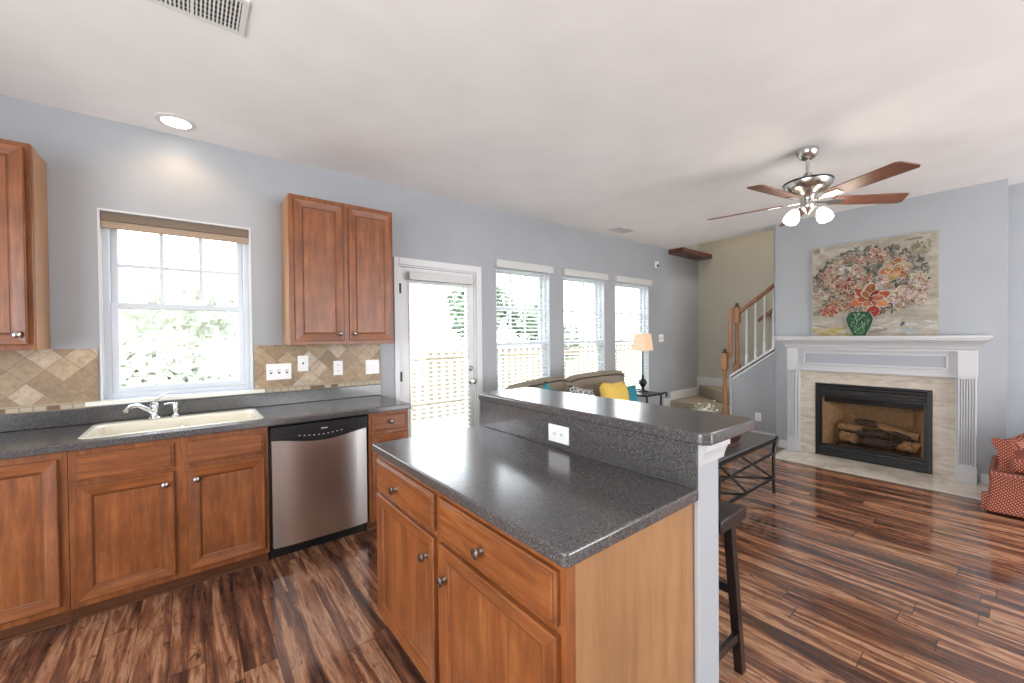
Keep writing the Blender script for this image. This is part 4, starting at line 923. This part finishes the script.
# newels, rail and balusters
def newel(x, y, z0, z1, w, lab):
    e = thing('newel_post', lab, 'newel post', (x, y, z0))
    h = z1 - z0
    def q(a): return z0 + h * a
    MB().box(x - w / 2, x + w / 2, y - w / 2, y + w / 2, z0, q(.12)).build('post_base', 'oak', e, bevel=0.004)
    MB().lathe([(w * .48, q(.12) - z0), (w * .40, q(.14) - z0), (w * .30, q(.18) - z0), (w * .38, q(.3) - z0), (w * .34, q(.5) - z0), (w * .27, q(.68) - z0), (w * .44, q(.70) - z0), (w * .48, q(.72) - z0)], (x, y, z0), n=20).build('turned_shaft', 'oak', e, smooth=True)
    MB().box(x - w / 2, x + w / 2, y - w / 2, y + w / 2, q(.72), q(.94)).build('post_block', 'oak', e, bevel=0.004)
    MB().lathe([(w * .5, q(.94) - z0), (w * .55, q(.95) - z0), (w * .3, q(.96) - z0), (w * .36, q(.975) - z0), (w * .25, h)], (x, y, z0), n=20).build('cap', 'beam', e, smooth=True)
newel(6.10, 2.525, 0.872, 1.862, 0.076, 'taller oak newel post on top of the low stair wall')
newel(5.99, 2.648, 0.181, 1.215, 0.080, 'lower oak newel post at the foot of the stairs')
hr = thing('handrail', 'oak stair handrail above the white balusters', 'handrail', (6.1, 2.3, 1.8))
rz = lambda y: 1.765 + (2.445 - y) * 0.765
MB().prism([(2.486, rz(2.486) - 0.03), (2.486, rz(2.486) + 0.03), (2.0365, rz(2.0365) + 0.03), (2.0365, rz(2.0365) - 0.03)], 'x', 6.075, 6.125).build('rail', 'oaky', hr, bevel=0.008)
e = MB().box(6.025, 6.062, 2.566, 2.616, 1.15, 1.795).build('gooseneck', 'oak', hr, bevel=0.005)
mb = MB().tube([(6.045, 2.58, 1.16), (6.035, 2.60, 1.10), (6.02, 2.615, 1.07)], 0.022, 8); mb.build('gooseneck_foot', 'oak', hr, smooth=True)
for i, y in enumerate((2.398, 2.284, 2.172, 2.064)):
    zb = 0.842 + (2.600 - y) * 0.728; zt = rz(y) - 0.034
    b = thing('baluster', 'white turned stair baluster, number %s from the taller newel post' % ('one', 'two', 'three', 'four')[i] if False else 'white turned stair baluster, %s the taller newel post' % ('first beside', 'second from', 'third from', 'fourth and furthest from')[i], 'baluster', (6.1, y, zb), group='balusters under the handrail')
    MB().box(6.084, 6.116, y - 0.016, y + 0.016, zb + 0.0, zb + 0.16).build('square_foot', 'white', b)
    MB().lathe([(0.014, 0.16), (0.010, 0.18), (0.015, 0.22), (0.0125, 0.45), (0.0105, zt - zb)], (6.1, y, zb), n=12).build('turned_shaft', 'white', b, smooth=True)
wr = thing('wall_handrail', 'short length of oak handrail on the beige stairwell wall', 'handrail', (6.93, 2.2, 1.9))
MB().prism([(2.55, 1.60), (2.55, 1.66), (1.90, 2.145), (1.90, 2.085)], 'x', 6.90, 6.945).build('rail', 'oaky', wr, bevel=0.006)
MB().tube([(6.925, 2.40, 1.74), (6.96, 2.40, 1.69), (6.999, 2.40, 1.69)], 0.008).build('bracket', 'bronze', wr, smooth=True)

# ------------------------------------------------------------------ sofa
sf = thing('sofa', 'taupe sofa with loose back cushions under the windows', 'sofa', (3.15, 2.95, 0))
MB().box(2.27, 4.21, 2.64, 3.38, 0.08, 0.32).build('base', 'sofa', sf, bevel=0.03, seg=3)
MB().box(2.28, 4.20, 3.14, 3.40, 0.32, 0.83).build('back_frame', 'sofa', sf, bevel=0.06, seg=4)
for fx in (2.33, 4.12):
    for fy in (2.70, 3.30): MB().box(fx - .03, fx + .03, fy - .03, fy + .03, 0.0, 0.08).build('foot', 'stool', sf)
for (a, b) in ((2.50, 3.22), (3.24, 3.98)): MB().box(a, b, 2.60, 3.12, 0.325, 0.50).build('seat_cushion', 'sofa', sf, bevel=0.05, seg=4)
for (a, b) in ((2.24, 2.49), (3.99, 4.24)):
    MB().box(a + 0.02, b - 0.02, 2.62, 3.38, 0.08, 0.58).build('armrest', 'sofa', sf, bevel=0.05, seg=4)
def backcush(x0, x1, z0, z1l, z1r, y):
    mb = MB(); n = 12; R = []
    for i in range(n + 1):
        f = i / n; x = x0 + (x1 - x0) * f; zt = z1l + (z1r - z1l) * f - 0.035 * (abs(2 * f - 1) ** 6) + 0.012 * math.sin(PI * f)
        hw = 0.09 * (1 - abs(2 * f - 1) ** 5 * 0.75) + 0.012; ring = []
        for k in range(12):
            a = 2 * PI * k / 12; zc = (z0 + zt) / 2; hh = (zt - z0) / 2
            sg = lambda v, e_: math.copysign(abs(v) ** e_, v)
            ring.append((x, y + hw * sg(math.cos(a), 0.7), zc + hh * sg(math.sin(a), 0.5)))
        R.append(ring)
    return mb.loft(R)
c1 = backcush(2.30, 3.10, 0.50, 0.945, 1.005, 3.04).build('back_cushion', 'sofa', sf, smooth='all')
c2 = backcush(3.10, 4.13, 0.50, 0.985, 1.01, 3.04).build('back_cushion', 'sofa', sf, smooth='all')
for c_, (x0, x1, zl, zr) in ((c1, (2.31, 3.08, .945, 1.005)), (c2, (3.12, 4.05, .99, 1.0))):
    MB().tube([(x0 + (x1 - x0) * i / 10, 2.945, zl + (zr - zl) * i / 10 - 0.03 - 0.03 * abs(2 * i / 10 - 1) ** 6) for i in range(11)], 0.006, 6).build('piping', 'stool', c_, smooth=True)
def pillow(x, y, z, w, h, t_, rot, mat, lab):
    mb = MB(); n = 10; P = {}
    for sd in (1, -1):
        for i in range(n + 1):
            for j in range(n + 1):
                u = 2 * i / n - 1; v = 2 * j / n - 1
                th = (max(0, (1 - u ** 4)) * max(0, (1 - v ** 4))) ** 0.5 * t_ / 2
                pin = 1 - 0.10 * (1 - abs(u * v))
                k = (i, j, sd if 0 < i < n and 0 < j < n else 0)
                if k not in P: P[k] = mb.b.verts.new((u * w / 2 * (pin if abs(v) < 1 or True else 1), -sd * th, v * h / 2 * pin))
    def g(i, j, sd): return P[(i, j, sd if 0 < i < n and 0 < j < n else 0)]
    for sd in (1, -1):
        for i in range(n):
            for j in range(n): mb.face([g(i, j, sd), g(i + 1, j, sd), g(i + 1, j + 1, sd), g(i, j + 1, sd)])
    o = mb.build('throw_pillow', mat, smooth='all'); o.location = (x, y, z); o.rotation_euler = rot
    return tag(o, lab, 'pillow')
pillow(3.50, 2.66, 0.735, 0.50, 0.40, 0.15, (-0.25, math.radians(4), 0.1), 'yellow', 'mustard yellow throw pillow in the middle of the sofa')
pillow(3.86, 2.78, 0.675, 0.36, 0.36, 0.12, (-0.2, 0.05, -0.1), 'teal', 'teal throw pillow right of the yellow one')
pillow(3.04, 2.70, 0.725, 0.42, 0.38, 0.12, (-0.25, 0.2, 0.1), 'bw', 'black and white patterned throw pillow left of the yellow one')
pillow(2.66, 2.78, 0.735, 0.38, 0.38, 0.12, (-0.2, 0.7, 0.1), 'teal', 'teal throw pillow showing only its corner on the left of the sofa')

# end table and lamp
et = thing('end_table', 'dark iron side table holding the lamp', 'side table', (4.78, 3.1, 0))
MB().box(4.46, 4.86, 2.92, 3.36, 0.640, 0.662).build('tabletop', 'iron', et, bevel=0.004)
for (x, y) in ((4.50, 2.94), (4.82, 2.94), (4.50, 3.32), (4.82, 3.32)):
    MB().tube([(x, y, 0.0), (x, y, 0.60), (x, y, 0.642)], 0.012, 8).build('leg', 'iron', et, smooth=True)
for y in (2.93, 3.33):
    MB().tube([(4.85, y, 0.655), (4.90, y, 0.662), (4.935, y, 0.655), (4.945, y, 0.63), (4.93, y, 0.60)], 0.012, 8).build('scroll_end', 'iron', et, smooth=True)
tl = thing('table_lamp', 'lit table lamp with peach square shade and black stem', 'lamp', (4.76, 3.16, 0.662))
LX, LY = 4.745, 3.16
MB().lathe([(0.075, 0.0), (0.07, 0.012), (0.022, 0.025), (0.016, 0.05), (0.03, 0.075), (0.052, 0.11), (0.05, 0.14), (0.024, 0.17), (0.014, 0.19), (0.018, 0.21), (0.010, 0.23), (0.010, 0.58)], (LX, LY, 0.6625), n=24).build('lamp_stem', 'iron', tl, smooth=True)
MB().loft([[(LX + sx * w, LY + sy_ * w, z) for sx, sy_ in ((-1, -1), (1, -1), (1, 1), (-1, 1))] for w, z in ((0.098, 1.215), (0.076, 1.44))], cap=False).build('lamp_shade', 'lampshade', tl)
l = bpy.data.lights.new('lamp_bulb', 'POINT'); l.energy = 3; l.color = (1, 0.7, 0.45); l.shadow_soft_size = 0.04
o = bpy.data.objects.new('lamp_bulb', l); COL.objects.link(o); o.parent = tl; o.location = (LX - 4.76, LY - 3.16, 1.33 - 0.662)

# flowers by the stairs
fp = thing('potted_flowers', 'small pot of white flowers at the foot of the stairs', 'flower pot', (5.68, 2.78, 0))
MB().lathe([(0.09, 0), (0.12, 0.05), (0.13, 0.22), (0.14, 0.24), (0.12, 0.24), (0.11, 0.2)], (5.68, 2.78, 0), n=24).build('pot', 'soil', fp, smooth=True)
def leaves(c, n, r, s0, s1):
    mb = MB()
    for _ in range(n):
        p = Vector(c) + Vector((random.gauss(0, r), random.gauss(0, r), abs(random.gauss(0, r * .6)))); a = Vector((random.gauss(0, 1), random.gauss(0, 1), random.gauss(0, 1))).normalized(); b = a.orthogonal().normalized(); s_ = random.uniform(s0, s1)
        mb.face([mb.b.verts.new(p + a * s_), mb.b.verts.new(p + b * s_ * .5), mb.b.verts.new(p - a * s_), mb.b.verts.new(p - b * s_ * .5)])
    return mb
leaves((5.68, 2.78, 0.27), 260, 0.085, 0.02, 0.045).build('leaves', 'leaf2', fp)
mb = MB()
for _ in range(26):
    p = (5.68 + random.gauss(0, .085), 2.78 + random.gauss(0, .085), 0.34 + abs(random.gauss(0, .06))); mb.ell(p, 0.017, 0.017, 0.012, 8, 5)
mb.build('blossoms', 'sill', fp, smooth='all')

# ------------------------------------------------------------------ coffee table
ct = thing('coffee_table', 'low dark coffee table with black iron frame and cross braces', 'coffee table', (3.5, 1.75, 0))
TX0, TX1, TY0, TY1, TZ = 2.95, 4.09, 1.37, 2.20, 0.505
MB().box(TX0, TX1, TY0, TY1, TZ - 0.025, TZ).build('tabletop', 'tabletop', ct, bevel=0.006)
mb = MB(); mb.box(TX0, TX1, TY0 - 0.008, TY0 + 0.01, TZ - 0.048, TZ - 0.0255).box(TX0, TX1, TY1 - 0.01, TY1 + 0.008, TZ - 0.048, TZ - 0.0255).box(TX1 - 0.018, TX1, TY0, TY1, TZ - 0.048, TZ - 0.0255).box(TX0, TX0 + 0.018, TY0, TY1, TZ - 0.048, TZ - 0.0255)
mb.build('apron', 'iron', ct)
for (x, y, sx) in ((TX0, TY0, -1), (TX1, TY0, 1), (TX0, TY1, -1), (TX1, TY1, 1)):
    lx = x - sx * 0.045
    MB().tube([(lx + sx * 0.03, y, TZ - 0.03), (lx + sx * 0.055, y, TZ - 0.02), (lx + sx * 0.06, y, TZ - 0.05), (lx + sx * 0.02, y, TZ - 0.11), (lx, y, TZ - 0.16), (lx, y, 0.10), (lx + sx * 0.012, y, 0.0)], [0.014, 0.022, 0.022, 0.018, 0.015, 0.013, 0.014], 10).build('leg', 'iron', ct, smooth=True)
for y in (TY0, TY1):
    MB().tube([(TX0 + 0.045, y, 0.34), (TX1 - 0.045, y, 0.36)], 0.010, 8).build('upper_rail', 'iron', ct, smooth=True)
    MB().tube([(TX0 + 0.045, y, 0.15), (TX1 - 0.045, y, 0.14)], 0.012, 8).build('stretcher', 'iron', ct, smooth=True)
    for (xa, za, xb, zb_) in ((3.38, 0.455, 4.03, 0.14), (3.02, 0.455, 3.46, 0.16)):
        MB().tube([(xa, y, za), (xb, y, zb_)], 0.009, 8).build('cross_brace', 'iron', ct, smooth=True)
for (xa, xb) in ((4.03, 3.20), (3.46, 3.04)):
    MB().tube([(xa, TY0, 0.14), (xb, TY0 + (xa - xb), 0.14)], 0.010, 8).build('floor_brace', 'iron', ct, smooth=True)
bx = thing('wooden_box', 'dark glossy wooden box standing on the coffee table', 'box', (3.40, 1.53, TZ + 0.0005), rz=-0.12)
MB().loft([[(-0.15, -0.075, 0), (0.15, -0.075, 0), (0.15, 0.075, 0), (-0.15, 0.075, 0)], [(-0.135, -0.065, 0.03), (0.135, -0.065, 0.03), (0.135, 0.065, 0.03), (-0.135, 0.065, 0.03)], [(-0.16, -0.08, 0.085), (0.16, -0.08, 0.085), (0.16, 0.08, 0.085), (-0.16, 0.08, 0.085)]]).build('box_body', 'boxwood', bx, world=False, bevel=0.004)
MB().box(-0.165, 0.165, -0.085, 0.085, 0.0852, 0.1).build('lid', 'boxwood', bx, world=False, bevel=0.004)

# bar stool
bs = thing('bar_stool', 'espresso wood saddle-seat bar stool beside the pony wall', 'bar stool', (1.62, 0.93, 0))
mb = MB(); n = 10; R = []
for i in range(n + 1):
    y = 0.672 + 0.46 * i / n; sag = 0.018 * math.sin(PI * i / n)
    R.append([(1.490, y, 0.692), (1.708, y, 0.692), (1.708, y, 0.742 - sag), (1.490, y, 0.742 - sag)])
mb.loft(R).build('seat', 'stool', bs, bevel=0.006, seg=3, smooth=True)
L_ = {}
for (ix, iy, xt, yt, xb, yb) in ((1, 0, 1.668, 0.725, 1.795, 0.735), (0, 0, 1.530, 0.725, 1.475, 0.735), (1, 1, 1.668, 1.085, 1.785, 1.10), (0, 1, 1.540, 1.085, 1.475, 1.10)):
    a = Vector((xt, yt, 0.6915)); b = Vector((xb, yb, 0.0)); L_[(ix, iy)] = (a, b)
    mb = MB(); mb.loft([[(p[0] + q[0] * .019, p[1] + q[1] * .017, p[2]) for q in ((-1, -1), (1, -1), (1, 1), (-1, 1))] for p in (a, b)]); mb.build('leg', 'stool', bs, bevel=0.003)
def lp(k, z): a, b = L_[k]; f = (a.z - z) / a.z; return a.lerp(b, f)
for (k1, k2, z) in (((0, 0), (1, 0), 0.17), ((0, 1), (1, 1), 0.17), ((1, 0), (1, 1), 0.37), ((0, 0), (0, 1), 0.37)):
    MB().bar(lp(k1, z), lp(k2, z), 0.02, 0.035).build('rung', 'stool', bs, bevel=0.002)

# ------------------------------------------------------------------ armchair
ac = thing('armchair', 'red armchair with cream diamond dots at the right edge', 'armchair', (5.3, -0.28, 0))
AY0, AY1 = -0.71, 0.16
mb = MB(); R = []
for z, o_ in ((0.02, 0.022), (0.12, 0.006), (0.24, -0.004), (0.30, 0.0), (0.325, 0.0)): R.append([(4.88 - o_ * 1.5, AY0 - o_, z), (5.60, AY0 - o_, z), (5.60, AY1 + o_ , z), (4.88 - o_ * 1.5, AY1 + o_, z)])
mb.loft(R).build('skirt', 'armchair', ac, bevel=0.02, seg=3)
MB().box(4.925, 5.40, AY0 + 0.10, AY1 - 0.10, 0.337, 0.445).build('seat_cushion', 'armchair', ac, bevel=0.035, seg=4)
def ushape(n=34):
    pts = []; xa, xc, yc, hw = 4.965, 5.22, (AY0 + AY1) / 2, 0.345
    for i in range(7): pts.append((xa + (xc - xa) * i / 6, yc + hw, 0, 1, 0.0))
    for i in range(1, n): a_ = PI / 2 - PI * i / n; pts.append((xc + 0.32 * math.cos(a_), yc + hw * math.sin(a_), math.cos(a_), math.sin(a_), math.cos(a_)))
    for i in range(7): pts.append((xc - (xc - xa) * i / 6, yc - hw, 0, -1, 0.0))
    return pts
R = []
for (x, y, nx, ny, k) in ushape():
    top = 0.565 - 0.07 * min(1, (x - 4.965) / 0.35) + 0.40 * k ** 8
    prof = [(-0.045, 0.33), (0.045, 0.33), (0.040, top - 0.17), (0.050, top - 0.09), (0.080, top - 0.02), (0.078, top + 0.008), (0.050, top + 0.018), (0.0, top), (-0.03, top - 0.04), (-0.045, top - 0.12)]
    R.append([(x + nx * u, y + ny * u, z) for u, z in prof])
MB().loft(R).build('wraparound_back', 'armchair', ac, smooth=True)
MB().prism([(4.87, AY1 - 0.0), (4.872, AY1 + 0.038), (4.93, AY1 + 0.034), (4.95, AY1 - 0.0)], 'z', 0.02, 0.15).build('skirt_pleat', 'armchair', ac)

# unseen light and its bowl, added to brighten the stairwell walls
hl = thing('hall_ceiling_light', 'added unseen round light that brightens the stairwell from above', 'ceiling light', (6.6, 1.6, 5.3))
MB().lathe([(0.16, 0), (0.17, -0.03), (0.12, -0.08), (0.03, -0.095)], (6.6, 1.6, 5.395), n=24).build('glass_bowl', 'fanshade', hl, smooth=True)
l = bpy.data.lights.new('stairwell_fill_lamp', 'POINT'); l.energy = 90; l.color = (1, 0.93, 0.82); l.shadow_soft_size = 0.15
o = bpy.data.objects.new('stairwell_fill_lamp', l); COL.objects.link(o); o.parent = hl; o.location = (0, 0, -0.25)
